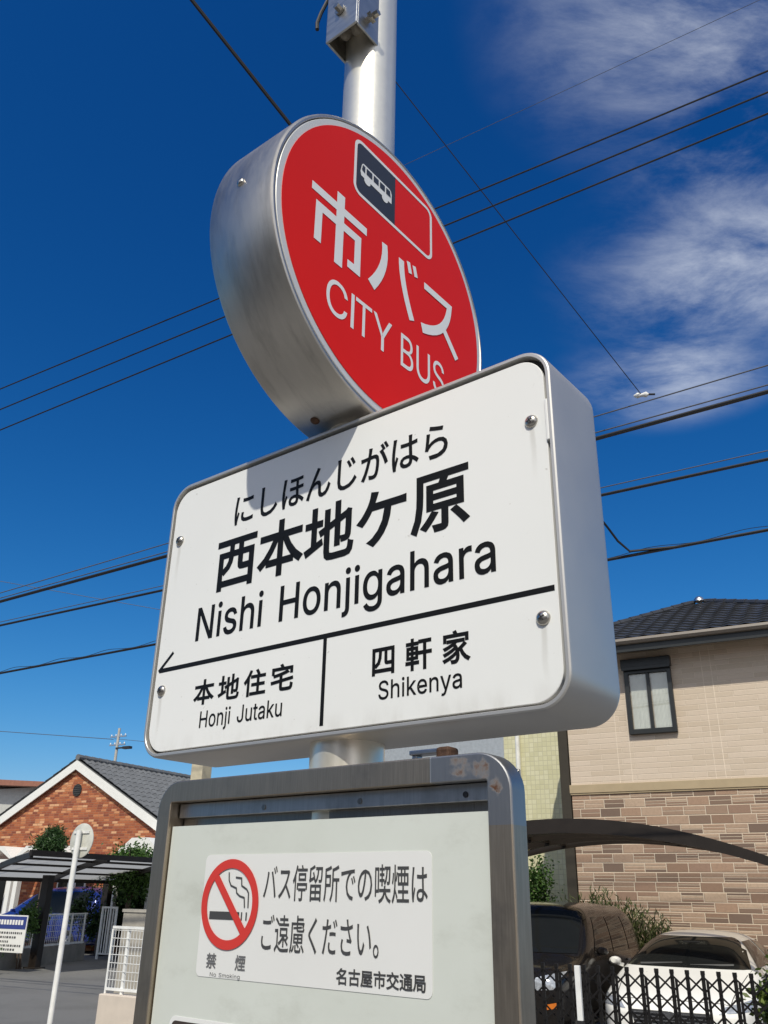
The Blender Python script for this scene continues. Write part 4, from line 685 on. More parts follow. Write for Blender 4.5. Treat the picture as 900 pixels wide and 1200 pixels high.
def sedan():
    t = thing('parked_car', 'white sedan parked nose out behind the black lattice gate', 'car', G(-2.40, 11.05), TH)
    paint = plain('pearl white paint', (.84, .82, .77), .3, 0, .02, 2, spec=.4, coat=.25)
    st = [(.0, .34, .56, .62, .50, .60, .42), (.07, .24, .62, .68, .70, .72, .52), (.28, .20, .70, .78, .82, .83, .62), (.65, .18, .78, .87, .875, .86, .66), (1.0, .18, .87, .955, .88, .865, .68),
          (1.12, .18, .90, .99, .88, .865, .67), (1.45, .18, .92, 1.16, .88, .86, .62), (1.82, .18, .93, 1.31, .88, .855, .57), (2.2, .18, .935, 1.355, .88, .85, .56), (2.9, .18, .94, 1.36, .88, .85, .56), (3.4, .18, .95, 1.29, .88, .85, .57), (3.9, .19, .96, 1.08, .87, .84, .62), (4.35, .22, .93, .99, .84, .80, .62), (4.62, .30, .80, .86, .76, .72, .52), (4.70, .4, .7, .74, .6, .6, .42)]
    me, bvh = car_body(st); link('body', me, paint, t)
    patch(bvh, [(-.735, .975), (.735, .975), (.56, 1.295), (-.56, 1.295)], 'f', .006, 20, 12).build('windscreen', M_carglass, t, smooth=True)
    for s in (-1, 1):
        patch(bvh, [(s * .50, .60), (s * .80, .63), (s * .82, .73), (s * .56, .665)], 'f', .006, 12, 6).build('headlight', M_lamp, t, smooth=True)
        patch(bvh, [(1.45, .985), (2.55, .985), (2.5, 1.26), (1.95, 1.25)], 's', .006, 14, 8, s).build('side_window', M_carglass, t, smooth=True)
        patch(bvh, [(2.62, .985), (3.6, 1.0), (3.3, 1.21), (2.6, 1.26)], 's', .006, 14, 8, s).build('side_window', M_carglass, t, smooth=True)
        wheel(t, s * .80, .85); wheel(t, s * .80, 3.6); mirror(t, s * .90, 1.42, 1.0, paint)
    def seam(pts):
        out = []
        for x, y in pts:
            h = bvh.ray_cast(Vector((x, y, 3)), Vector((0, 0, -1)))
            if h[0] is not None: out.append(h[0] + h[1] * .001)
        mb = MB(); mb.tube(out, .0045, 5); mb.build('bonnet_gap', M_plastic, t)
    for s in (-1, 1): seam([(s * (.62 + .11 * k / 12), .16 + k * .085) for k in range(11)])
    seam([(-.62 + 1.24 * k / 12, .14 - .03 * cos((k - 6) / 6 * 1.5)) for k in range(13)])
    mb = MB(); mb.box(-.10, .10, 1.62, 1.66, 1.20, 1.25); mb.build('interior_mirror', M_plastic, t)
    g = patch(bvh, [(-.40, .42), (.40, .42), (.44, .60), (-.44, .60)], 'f', .004, 14, 8).build('grille', M_plastic, t)
    mb = MB()
    for k in range(5): mb.box(-.40, .40, -.03, .012, .435 + k * .035, .447 + k * .035)
    mb.build('grille_bar', M_chrome, g)
    mb = MB(); mb.loft([[(.06 * cos(i * pi / 8), y, .565 + .04 * sin(i * pi / 8)) for i in range(16)] for y in (-.045, .01)]); mb.build('emblem', M_chrome, g)
    patch(bvh, [(-.5, .24), (.5, .24), (.5, .34), (-.5, .34)], 'f', .004).build('bumper_intake', M_plastic, t)
    mb = MB(); mb.box(-.165, .165, -.05, -.035, .29, .40); mb.build('number_plate', plain('plate white', (.7, .7, .68), .5), t)
    for s in (-1, 1):
        mb = MB(); mb.bar((s * .3 - .25, 1.12, 1.0), (s * .3 + .25, 1.16, 1.02), .02, .015, (0, -1, .5)); mb.build('wiper', M_plastic, t)
sedan()

def wagon():
    t = thing('parked_car', 'glossy black boxy wagon parked under the arched carport beside the white sedan', 'car', G(-4.36, 10.75), TH)
    paint = plain('black gloss paint', (.012, .010, .009), .16, 0, .1, 2, spec=.3, coat=.22)
    st = [(.0, .36, .80, .86, .60, .68, .50), (.06, .26, .86, .93, .76, .77, .60), (.3, .22, .93, 1.0, .83, .82, .66), (.75, .2, .98, 1.05, .85, .84, .70), (.95, .2, 1.0, 1.10, .85, .84, .72),
          (1.22, .2, 1.02, 1.38, .85, .85, .75), (1.42, .2, 1.03, 1.60, .85, .85, .745), (1.62, .2, 1.03, 1.665, .85, .85, .74), (2.6, .2, 1.04, 1.675, .85, .85, .74), (3.6, .2, 1.04, 1.665, .85, .85, .74), (3.86, .21, 1.04, 1.63, .85, .84, .73), (4.02, .26, 1.02, 1.34, .83, .82, .72), (4.08, .36, .95, 1.0, .76, .76, .64)]
    me, bvh = car_body(st); link('body', me, paint, t)
    patch(bvh, [(-.74, 1.09), (.74, 1.09), (.67, 1.57), (-.67, 1.57)], 'f', .006, 20, 12).build('windscreen', M_carglass, t, smooth=True)
    for s in (-1, 1):
        patch(bvh, [(s * .46, .74), (s * .76, .76), (s * .78, .93), (s * .52, .87)], 'f', .008, 12, 6).build('headlight', M_lamp, t, smooth=True)
        patch(bvh, [(s * .60, .55), (s * .74, .57), (s * .75, .63), (s * .60, .60)], 'f', .008, 8, 4).build('indicator', M_amber, t, smooth=True)
        patch(bvh, [(1.42, 1.07), (2.25, 1.07), (2.25, 1.50), (1.72, 1.50)], 's', .006, 14, 8, s).build('side_window', M_carglass, t, smooth=True)
        patch(bvh, [(2.33, 1.07), (3.10, 1.07), (3.05, 1.50), (2.33, 1.50)], 's', .006, 14, 8, s).build('side_window', M_carglass, t, smooth=True)
        patch(bvh, [(3.18, 1.07), (3.72, 1.09), (3.55, 1.46), (3.14, 1.50)], 's', .006, 14, 8, s).build('side_window', M_carglass, t, smooth=True)
        
        for yh in (2.05, 2.95): mb = MB(); mb.bar((s * .865, yh, .95), (s * .865, yh + .15, .95), .03, .02, (1, 0, 0)); mb.build('door_handle', M_chrome, t)
        wheel(t, s * .77, .78); wheel(t, s * .77, 3.2); mirror(t, s * .93, 1.30, 1.12, paint)
    g = patch(bvh, [(-.42, .62), (.42, .62), (.44, .84), (-.44, .84)], 'f', .006).build('grille', M_plastic, t)
    mb = MB()
    for k in range(4): mb.box(-.42, .42, -.035, .02, .65 + k * .05, .665 + k * .05)
    mb.build('grille_bar', M_chrome, g)
    mb = MB(); mb.box(-.165, .165, -.06, -.045, .40, .51); mb.build('number_plate', plain('plate yellow', (.6, .45, .05), .5), t)
wagon()

def gate():
    t = thing('lattice_gate', 'black expanding lattice gate drawn across the parking space', 'gate', G(0, 7.84), TH)
    m = plain('black gate paint', (.010, .009, .009), .5, vary=.15, spec=.25)
    pitch, a0, n = .118, -3.55, 27
    for i in range(n):
        a = a0 + i * pitch; mb = MB(); mb.box(a - .013, a + .013, -.022, .0, .07, 1.185)
        mb.box(a - .015, a + .015, -.025, .003, 1.185, 1.215)
        if i % 2 == 0: mb.box(a + .02, a + .038, -.02, -.002, .07, 1.15)
        mb.build('upright', m, t)
    mb = MB(); dz = .108
    for i in range(n - 1):
        a = a0 + i * pitch
        for j in range(8):
            z = .14 + j * dz * 1.22
            mb.bar((a, -.028, z), (a + pitch, -.028, z + dz), .013, .006); mb.bar((a, .008, z + dz), (a + pitch, .008, z), .013, .006)
    mb.build('lattice', m, t)
    mb = MB()
    for i in range(0, n, 4): mb.tube([(a0 + i * pitch, -.02, .06), (a0 + i * pitch, .0, .06)], .045, 14)
    mb.build('caster', M_plastic, t)
    p = thing('marker_post', 'slim white post standing in front of the lattice gate', 'post', G(-2.36, 7.62), TH)
    mb = MB(); mb.box(-.022, .022, -.018, .018, 0, 1.22); mb.build('post', plain('white post paint', (.78, .78, .76), .4, dirt=.1), p, bevel=.004)
    mb = MB(); mb.box(-.025, .025, -.021, .021, .80, .835); mb.build('clamp', M_plastic, p)
gate()

# ================================================================== PLANTS
rng = random.Random(11)
def leaf(mb, p, ln, wd, droop=.0, up=None):
    d = up or Vector((rng.gauss(0, 1), rng.gauss(0, 1), rng.gauss(.1, .8))).normalized()
    s = d.cross(Vector((rng.gauss(0, 1), rng.gauss(0, 1), rng.gauss(0, 1)))).normalized() * wd / 2
    tip = p + d * ln - Vector((0, 0, droop)); mid = p + d * ln * .5
    mb.face([p, mid + s, tip, mid - s])
def crown(mb, c, rad, n, ln, wd, clumps=9, fill=.5):
    cs = []
    for k in range(clumps):
        v = Vector((rng.gauss(0, 1), rng.gauss(0, 1), rng.gauss(0, 1))).normalized() * (rng.random() ** .4) * .75
        cs.append((v, .25 + rng.random() * .3))
    for i in range(n):
        v, r = rng.choice(cs); q = v + Vector((rng.gauss(0, 1), rng.gauss(0, 1), rng.gauss(0, 1))) * r * fill
        leaf(mb, Vector(c) + Vector((q.x * rad[0], q.y * rad[1], q.z * rad[2])), ln * (.6 + rng.random() * .8), wd)
L_dark = leafy('dark evergreen leaf', (.010, .026, .008), (.045, .10, .022))
L_mid = leafy('garden leaf', (.022, .055, .010), (.10, .20, .035))
L_yel = leafy('yellow green leaf', (.05, .08, .012), (.20, .26, .05))
L_pine = leafy('pine needle', (.014, .04, .012), (.06, .13, .03))
M_bark = plain('bark', (.10, .07, .05), .9, vary=.3, scale=20, bump=.5)
def shrub(name, label, cat, a, b, z0, z1, rx, ry, m, n, ln, wd, stems=4, clumps=10, group=None, trunk=False, part='foliage'):
    t = thing(name, label, cat, G(a, b), TH, group)
    mb = MB(); crown(mb, (0, 0, (z0 + z1) / 2), (rx, ry, (z1 - z0) / 2), n, ln, wd, clumps); mb.build(part, m, t)
    mb = MB(); zt = z0 + (z1 - z0) * .6
    if trunk:
        mb.tube([(0, 0, 0), (.05, 0, zt * .5), (-.03, .02, zt)], [.10, .075, .04], 8)
        for k in range(4): mb.tube([(0, 0, zt * (.55 + .1 * k)), (rx * .7 * cos(k * 1.7), ry * .6 * sin(k * 1.7), zt + .1 * k)], [.035, .012], 6)
    else:
        for k in range(stems): mb.tube([(rng.uniform(-.2, .2) * rx, rng.uniform(-.2, .2) * ry, 0), (rng.uniform(-.6, .6) * rx, rng.uniform(-.5, .5) * ry, zt)], [.022, .008], 6)
    mb.build('trunk' if trunk else 'stem', M_bark, t, smooth=True)
    return t
shrub('shrub', 'bushy green shrub growing behind the black wagon', 'shrub', -6.55, 18.1, .4, 2.5, .75, .6, L_mid, 6500, .085, .04, clumps=16)
shrub('shrub', 'dark leafy shrub between the wagon and the yellow tiled building', 'shrub', -7.6, 18.2, .3, 2.5, .9, .6, L_mid, 3500, .09, .045, clumps=12)
def spiky():
    t = thing('spiky_shrub', 'spiky dark shrub growing against the stone clad wall', 'shrub', G(-4.15, 15.75), TH)
    mb = MB()
    for i in range(760):
        x = rng.uniform(-.85, .75); h = 2.0 - .45 * abs(x + .35) - rng.random() * .8; y = rng.uniform(-.35, .3)
        p = Vector((x * .8, y, .2)); q = Vector((x + rng.gauss(0, .06) + .08, y + rng.gauss(0, .05), h))
        for k in range(12):
            c = p.lerp(q, .3 + .7 * k / 12); leaf(mb, c, .12, .020, up=Vector((rng.gauss(0, .5), rng.gauss(0, .5), .8)).normalized())
    mb.build('foliage', leafy('olive needle', (.03, .045, .012), (.13, .16, .05)), t)
    mb = MB()
    for k in range(14): mb.tube([(rng.uniform(-.4, .4), rng.uniform(-.2, .2), 0), (rng.uniform(-.7, .6), rng.uniform(-.3, .2), rng.uniform(.8, 1.3))], [.014, .005], 5)
    mb.build('stem', M_bark, t)
spiky()
shrub('shrub', 'yellow green leafy plant beside the right end of the lattice gate', 'shrub', -.80, 8.15, .55, 1.50, .36, .3, L_yel, 1500, .075, .035, clumps=12)

# ================================================================== LEFT SIDE
M_redbrick = masonry('mottled red brick', .235, .078, .012, [(.36, .105, .04), (.30, .08, .035), (.42, .13, .05), (.25, .065, .03), (.58, .26, .12), (.34, .10, .045), (.40, .12, .045), (.66, .36, .19), (.22, .06, .032), (.38, .11, .04), (.31, .085, .036), (.50, .19, .08)], (.34, .17, .10), jitter=2, bump=.6, dirt=.2)
M_wtrim = plain('white trim', (.78, .77, .73), .55, vary=.03, dirt=.08)
M_greytile = plain('grey roof tile', (.135, .14, .145), .6, vary=.2, scale=3)
def brick_house():
    t = thing('brick_house', 'red brick gabled house with white bargeboards and grey tiled roof', 'house', G(-24.15, 22), TH)
    hw, zp, s, D_ = 5.2, 5.62, .515, 9.5
    ze = zp - hw * s
    mb = MB(); mb.loft([[(-hw, y, 0), (hw, y, 0), (hw, y, ze), (0, y, zp), (-hw, y, ze)] for y in (0, D_)]); mb.build('wall', M_redbrick, t)
    for sg, nm in ((-1, 'l'), (1, 'r')):
        mb = MB(); ov = .12
        ex, ez = sg * (hw + .5), zp + .26 - (hw + .5) * s
        if sg > 0: tiled(mb, (ex, -ov, ez), (ex, D_ + ov, ez), (0, D_ + ov, zp + .28), (0, -ov, zp + .28), 34, 16, .06, .018)
        else: tiled(mb, (ex, D_ + ov, ez), (ex, -ov, ez), (0, -ov, zp + .28), (0, D_ + ov, zp + .28), 34, 16, .06, .018)
        mb.loft([[(0, y, zp + .255), (ex, y, ez - .02), (ex, y, ez - .10), (0, y, zp + .17)] for y in (-ov + .02, D_ + ov)])
        mb.build('roof', M_greytile, t)
        mb = MB(); k = .30
        mb.loft([[(0, y, zp + .235), (ex, y, ez - .045), (ex, y, ez - .045 - k), (0, y, zp + .235 - k)] for y in (-ov - .03, -ov + .012)]); mb.build('bargeboard', M_wtrim, t)
        mb = MB(); mb.loft([[(0, y, zp + .15), (ex, y, ez - .12), (ex, y, ez - .16), (0, y, zp + .11)] for y in (-ov + .016, -.003)]); mb.build('soffit', M_wtrim, t)
    mb = MB()
    for i in range(30): mb.tube([(0, -.14 + i * .33, zp + .34), (0, -.14 + i * .33 + .345, zp + .34)], [.11, .095], 8)
    mb.build('ridge_tiles', M_greytile, t, smooth=True)
    mb = MB(); zv = 4.87; xv = .1
    mb.loft([ring(circ(.20, 20, xv, zv), y) for y in (-.03, .0)]); v = mb.build('vent', plain('dark vent', (.03, .028, .026), .6), t)
    mb = MB()
    for k in range(5): mb.box(xv - .16, xv + .16, -.045, -.03, zv - .14 + k * .07, zv - .12 + k * .07)
    mb.build('louver', plain('vent slat', (.05, .048, .045), .6), v)
    for xw in (-3.2, .5, 3.0):
        mb = MB(); mb.box(xw - .65, xw + .65, -.03, .0, .9, 2.1); w_ = mb.build('window', M_wtrim, t); mb = MB(); mb.box(xw - .58, xw + .58, -.04, -.031, .97, 2.03); mb.build('pane', M_carglass, w_)
brick_house()

def porch():
    t = thing('porch', 'white timber porch with small gabled canopies in front of the brick house', 'porch', G(-24.6, 20.9), TH)
    mb = MB()
    for xc in (-1.2, .15, 1.55): mb.loft([[(xc - .62, y, 2.66), (xc - .12, y, 3.02), (xc + .12, y, 3.02), (xc + .62, y, 2.66), (xc + .5, y, 2.64), (xc, y, 2.90), (xc - .5, y, 2.64)] for y in (-.2, .7)])
    mb.build('canopy', M_wtrim, t)
    mb = MB(); mb.box(-2.2, 2.3, -.15, .02, 2.40, 2.62); mb.build('beam', M_wtrim, t)
    for x in (-2.0, -.55, -.25, 2.2): MB().box(x - .09, x + .09, -.15, .02, 0, 2.4).build('post', M_wtrim, t)
    t2 = thing('door_canopy', 'white gabled door canopy half hidden by a round bush', 'canopy', G(-20.15, 21.0), TH)
    mb = MB(); mb.loft([[(-.75, y, 2.72), (-.05, y, 3.22), (.6, y, 3.22), (1.0, y, 2.9), (.9, y, 2.72)] for y in (-.1, .9)]); mb.build('canopy', M_wtrim, t2)
    mb = MB()
    for x in (-.6, .8): mb.box(x - .07, x + .07, -.05, .09, 0, 2.72)
    mb.build('post', M_wtrim, t2)
porch()

def flat_house():
    t = thing('house', 'pale rendered house with flat rust red eaves beyond the brick gable', 'house', G(-40.5, 30.2), TH)
    MB().box(0, 6.5, 0, 7, 0, 6.3).build('wall', plain('pale render', (.50, .50, .47), .8, dirt=.25), t)
    mb = MB(); mb.loft([[(-.8, y, 6.3 + .32), (6.9, y, 6.02 + .12), (6.9, y, 6.02 + .34), (-.8, y, 6.3 + .62)] for y in (-.7, 7.5)]); mb.build('roof', plain('rust red roof edge', (.30, .13, .085), .7, dirt=.3), t)
    mb = MB(); mb.box(.4, 2.1, -.05, .0, 4.6, 5.75); w_ = mb.build('window', M_dkalu, t); mb = MB(); mb.box(.48, 2.02, -.06, -.051, 4.68, 5.67); mb.build('pane', M_carglass, w_)
flat_house()
def far_house():
    t = thing('house', 'distant grey block glimpsed under the station name board', 'house', G(-27, 46), TH)
    MB().box(0, 16, 0, 8, 0, 11.2).build('wall', plain('grey blue render', (.30, .33, .36), .8, dirt=.2), t)
    MB().box(-.3, 16.3, -.3, 8.3, 11.2, 11.5).build('parapet', plain('grey coping', (.24, .25, .26), .8), t)
far_house()
t = thing('concrete_pillar', 'square buff concrete pillar rising behind the notice case', 'pillar', G(-12.15, 14), TH)
MB().box(0, .29, 0, .30, 0, 4.35).build('shaft', plain('buff concrete', (.52, .46, .33), .75, dirt=.2), t, bevel=.01)
MB().box(-.04, .33, -.04, .34, 4.35, 4.45).build('cap', plain('buff coping', (.48, .43, .32), .75), t)

def left_carport():
    P0, E1, E2 = Vector((-16.45, 14.0, 0)), Vector((-3.9, 1.75, 0)), Vector((-.0, 1.0, 0))
    t = thing('carport', 'dark lean-to carport with translucent grey panels in front of the brick house', 'carport', G(-18.5, 17), TH)
    loc = lambda p: (p.x + 18.5, p.y - 17, p.z)
    def pt(u, v, dz=0.):           # u 0..1 from the high free edge to the low edge, v metres along
        p = P0 + E1 * u + E2 * v; return Vector(loc(Vector((p.x, p.y, 2.45 - .48 * u + .06 * sin(u * pi) + dz))))
    Lg = 7.2
    m_pan = plain('grey polycarbonate', (.30, .30, .30), .35, 0, .05)
    nt = m_pan.node_tree; T = NT(nt); b = nt.nodes['Principled BSDF']
    tl = T.node('ShaderNodeBsdfTranslucent'); tl.inputs[0].default_value = (.46, .46, .45, 1); mx = T.node('ShaderNodeMixShader'); mx.inputs[0].default_value = .7
    T.l.new(b.outputs[0], mx.inputs[1]); T.l.new(tl.outputs[0], mx.inputs[2]); T.l.new(mx.outputs[0], nt.nodes['Material Output'].inputs[0])
    mb = MB(); mb.loft([[pt(i / 8, v, .03) for i in range(9)] for v in (0, Lg)], False, False, closed=False); mb.build('roof_panel', m_pan, t)
    for v in (0, 2.3, 4.7, 7.15):
        mb = MB(); mb.loft([[pt(i / 8, v, .02) , pt(i / 8, v + .09, .02), pt(i / 8, v + .09, -.10), pt(i / 8, v, -.10)] for i in range(9)]); mb.build('beam', M_cpdark, t)
    for u in (0, .25, .5, .75, 1.):
        mb = MB(); mb.bar(pt(u, 0, -.0), pt(u, Lg, -.0), .05 if 0 < u < 1 else .08, .05 if 0 < u < 1 else .12, (0, 0, 1)); mb.build('purlin', M_cpdark, t)
    for (a, b_) in ((-18.35, 16.3), (-20.62, 20.6)):
        q = Vector((a + 18.5, b_ - 17, 0)); mb = MB(); mb.box(q.x - .12, q.x + .12, q.y - .09, q.y + .09, 0, 2.05); mb.box(q.x - .2, q.x + .2, q.y - .17, q.y + .17, 0, .03)
        mb.build('post', M_cpdark, t, bevel=.01)
left_carport()

M_block = plain('grey concrete block', (.21, .195, .17), .9, vary=.2, scale=4, bump=.3, dirt=.4)
M_wmesh = plain('white coated wire', (.76, .76, .74), .45, dirt=.1)
def block_wall():
    # low wall with mesh fence along the far side of the parking lot
    A = Vector((-18.2, 14.6, 0)); B = Vector((-19.65, 19.1, 0)); d = B - A; L = d.length; ang = math.atan2(d.y, d.x)
    t = thing('low_wall', 'low concrete block wall along the far edge of the parking lot', 'wall', G(A.x, A.y), TH + ang)
    MB().box(-2.5, L, 0, .14, 0, .40).build('blocks', M_block, t)
    f = thing('mesh_fence', 'white wire mesh fence standing on the low block wall', 'fence', G(A.x, A.y, .40), TH + ang)
    mb = MB()
    for k in range(int((L + 1.5) / .09)): mb.bar((-1.5 + k * .09, .07, .02), (-1.5 + k * .09, .07, .74), .0042, .0042)
    for z in (.06, .2, .34, .48, .62, .70): mb.bar((-1.5, .065, z), (L, .065, z), .008, .006)
    mb.build('mesh', M_wmesh, f)
    for z in (.74, .03): mb = MB(); mb.bar((-1.5, .07, z), (L, .07, z), .035, .03); mb.build('rail', M_wmesh, f)
    for x in (-1.4, .35, 2.2, 4.0, L - .03): mb = MB(); mb.tube([(x, .11, 0), (x, .11, .76)], .025, 8); mb.build('post', M_wmesh, f)
block_wall()

def notice_board():
    t = thing('notice_board', 'white notice board with blue header fixed to the mesh fence', 'sign', G(-18.15, 15.1), TH + RAD(6))
    MB().box(-.75, .62, 0, .02, .40, 1.17).build('panel', M_wtrim, t)
    MB().box(-.73, .60, -.004, -.001, .88, 1.145).build('header', plain('blue header', (.03, .05, .22), .5), t)
    r = random.Random(5); mb = MB()
    for row, z in enumerate((.80, .71, .62, .54, .46)):
        x = -.66
        while x < .52 - (row % 3) * .18:
            wd = r.uniform(.03, .07)
            mb.box(x, x + wd * .8, -.004, -.001, z - .022, z + .022); x += wd + .015
    mb.build('lettering', M_dkprint, t)
    mb = MB(); x = -.4
    while x < .5:
        mb.box(x, x + .06, -.008, -.005, .97, 1.07); x += .085
    mb.build('heading', M_wtrim, t)
    for x in (-.6, .45): MB().box(x - .02, x + .02, .021, .05, .38, 1.1).build('post', M_wmesh, t)
notice_board()

def white_gate():
    t = thing('side_gate', 'narrow white framed gate beside the concrete wall', 'gate', G(-19.35, 19.5), TH)
    mb = MB()
    for x in (-.26, .26): mb.box(x - .025, x + .025, 0, .05, 0, 1.32)
    mb.box(-.235, .235, .003, .047, 1.27, 1.32); mb.box(-.235, .235, .003, .047, .12, .16); mb.build('frame', M_wmesh, t)
    mb = MB()
    for x in (-.15, -.05, .05, .15): mb.box(x - .012, x + .012, .015, .035, .16, 1.27)
    mb.build('bar', M_wmesh, t)
white_gate()
t = thing('concrete_wall', 'beige concrete wall behind the white mesh fence', 'wall', G(-12.72, 13.2), TH)
MB().box(0, 2.4, 0, .15, 0, 1.36).build('wall', plain('beige concrete', (.36, .33, .28), .85, dirt=.3), t)
MB().box(-.02, 2.42, -.02, .17, 1.36, 1.41).build('coping', plain('beige coping', (.40, .37, .32), .85), t)

def near_fence():
    t = thing('concrete_plinth', 'cream concrete plinth carrying the near white mesh fence', 'wall', G(-8.62, 8.7), TH)
    MB().box(0, 2.2, 0, .16, 0, .58).build('wall', plain('cream render', (.60, .52, .44), .8, vary=.06, dirt=.15), t, bevel=.012)
    f = thing('mesh_fence', 'bright white wire mesh fence panel on the cream plinth', 'fence', G(-8.60, 8.78, .58), TH)
    mb = MB(); n = int(2.1 / .05)
    for k in range(n): mb.bar((k * .05, 0, .04), (k * .05, 0, .72), .005, .005)
    for k in range(8): mb.bar((0, -.004, .06 + k * .09), (2.1, -.004, .06 + k * .09), .007, .006)
    mb.build('mesh', M_wmesh, f)
    for z in (.72, .05): mb = MB(); mb.bar((0, 0, z), (2.15, 0, z), .03, .024); mb.build('rail', M_wmesh, f)
    for x in (.0, .25, 1.6): mb = MB(); mb.tube([(x, .02 if x else 0, .0), (x, .02 if x else 0, .70)], .024 if x else .014, 10); mb.build('post', M_wmesh, f, smooth=True)
near_fence()

def road_sign():
    b = pix(93, 973, 8.5)
    t = thing('road_sign', 'back of a round road sign on a thin white pole', 'road sign', G(b.x, b.y), 0)
    mw = plain('white pole paint', (.80, .79, .76), .4, dirt=.06)
    mb = MB(); mb.tube([(0, 0, 0), (0, 0, b.z)], .034, 14); mb.build('pole', mw, t, smooth=True)
    M_ = Matrix.Rotation(RAD(-31), 4, 'Z')
    mb = MB()
    mb.loft([[M_ @ Vector((x, .055 + y, z)) for x, z in circ(r, 40, 0, b.z - .12)] for r, y in ((.20, 0), (.21, .004), (.21, .016), (.20, .02))]); d = mb.build('disc', plain('weathered back of sign', (.62, .61, .54), .5, .15, .12, 8, dirt=.2), t, smooth=True)
    mb = MB()
    for z in (b.z - .22, b.z - .02): mb.bar(M_ @ Vector((-.14, .046, z)), M_ @ Vector((.14, .046, z)), .03, .012, M_ @ Vector((0, 1, 0)))
    mb.build('bracket', mw, d)
road_sign()

def van():
    t = thing('parked_van', 'bright blue van parked side on behind the mesh fence', 'van', G(-25.7, 21.4), TH - RAD(90))
    paint = plain('blue van paint', (.012, .03, .20), .25, .2, .05, 2, coat=.7)
    st = [(.0, .36, .72, .80, .62, .70, .5), (.08, .26, .8, .88, .78, .78, .6), (.5, .22, .92, 1.0, .84, .83, .7), (.9, .2, .98, 1.12, .85, .84, .72), (1.4, .2, 1.02, 1.45, .85, .84, .70), (1.9, .2, 1.03, 1.70, .85, .84, .68), (2.4, .2, 1.04, 1.82, .85, .84, .68), (3.6, .2, 1.05, 1.84, .85, .84, .68), (4.3, .2, 1.05, 1.80, .85, .84, .68), (4.6, .22, 1.05, 1.6, .83, .82, .68), (4.7, .3, .95, 1.1, .76, .76, .62)]
    me, bvh = car_body(st); link('body', me, paint, t)
    patch(bvh, [(-.70, 1.10), (.70, 1.10), (.60, 1.66), (-.60, 1.66)], 'f', .006, 20, 12).build('windscreen', M_carglass, t, smooth=True)
    for s in (-1, 1):
        for q in ([(1.5, 1.08), (2.45, 1.08), (2.45, 1.66), (2.0, 1.64)], [(2.55, 1.08), (3.45, 1.08), (3.45, 1.68), (2.55, 1.68)], [(3.55, 1.08), (4.35, 1.10), (4.25, 1.66), (3.55, 1.68)]):
            patch(bvh, q, 's', .006, 14, 8, s).build('side_window', M_carglass, t, smooth=True)
        patch(bvh, [(s * .48, .66), (s * .76, .68), (s * .78, .84), (s * .55, .80)], 'f', .006, 8, 5).build('headlight', M_lamp, t, smooth=True)
        wheel(t, s * .77, .85); wheel(t, s * .77, 3.7); mirror(t, s * .93, 1.35, 1.12, paint)
van()

shrub('pine_tree', 'small cloud pruned pine in front of the red brick gable', 'tree', -22.3, 19.6, 2.5, 3.45, .66, .5, L_pine, 7500, .15, .03, clumps=7, trunk=True, part='crown')
shrub('bush', 'round green bush beside the white door canopy', 'bush', -19.2, 20.0, 1.6, 3.1, 1.05, .8, L_mid, 9500, .11, .055, clumps=26, trunk=True, part='crown')
shrub('hedge', 'dark evergreen hedge in the shade behind the carport', 'hedge', -20.3, 21.4, .5, 2.5, 1.3, .6, L_dark, 9500, .11, .055, clumps=30)
shrub('shrub', 'leafy shrub hanging over the mesh fence beside the blue van', 'shrub', -19.75, 17.4, .5, 1.45, .55, .4, L_mid, 1500, .10, .05)
shrub('shrub', 'light green shrub growing through the mesh fence by the notice board', 'shrub', -18.45, 15.9, .6, 1.35, .4, .3, L_mid, 900, .09, .045)
shrub('shrub', 'dark low shrub between the blue van and side gate', 'shrub', -20.35, 19.6, .3, 1.8, .6, .4, L_dark, 1800, .10, .05)
shrub('shrub', 'small green bush at the left end of the block wall', 'shrub', -17.75, 14.3, .05, .95, .34, .3, L_mid, 1100, .08, .04)

# ================================================================== OVERHEAD LINES
M_wire = plain('black cable sheath', (.012, .012, .013), .55)
M_wire2 = plain('grey weathered wire', (.09, .095, .11), .5)
def cable(p, q, r, label, group=None, sag=0., m=None, ext=(0, 0), name='overhead_cable', twist=0., cat='cable'):
    """p, q: points of the line in a, b, z; ext: how far it runs on beyond them (metres)"""
    p = Vector(p); q = Vector(q); d = (q - p).normalized(); A = p - d * ext[0]; B = q + d * ext[1]; n = 48; pts = []
    for i in range(n + 1):
        u = i / n; s = A.lerp(B, u); pts.append(G(s.x, s.y, s.z - sag * 4 * u * (1 - u) ))
    mb = MB(); mb.tube(pts, r, 6)
    if twist:
        L = (B - A).length; k = int(L * 14); tp = []
        for i in range(k + 1):
            u = i / k; s = A.lerp(B, u); ph = i * 2 * pi / 14
            tp.append(G(s.x, s.y + .02 * cos(ph), s.z - sag * 4 * u * (1 - u) + r + twist * (.5 + .5 * sin(ph))))
        mb.tube(tp, .0045, 4)
    o = mb.build(name, m or M_wire, None, smooth=True); tag(o, label, cat, group); return o
K = 9.0
for (xa, ya, xb, yb), l in (((0, 456, 900, 83), 'topmost of the three evenly spaced wires passing behind the red disc'), ((0, 480, 900, 108), 'middle of the three evenly spaced wires passing behind the red disc'), ((0, 504, 900, 133), 'lowest of the three evenly spaced wires passing behind the red disc')):
    cable(pix(xa, ya, K), pix(xb, yb, K), .0125, l, 'high wires behind the red disc', ext=(18, 8))
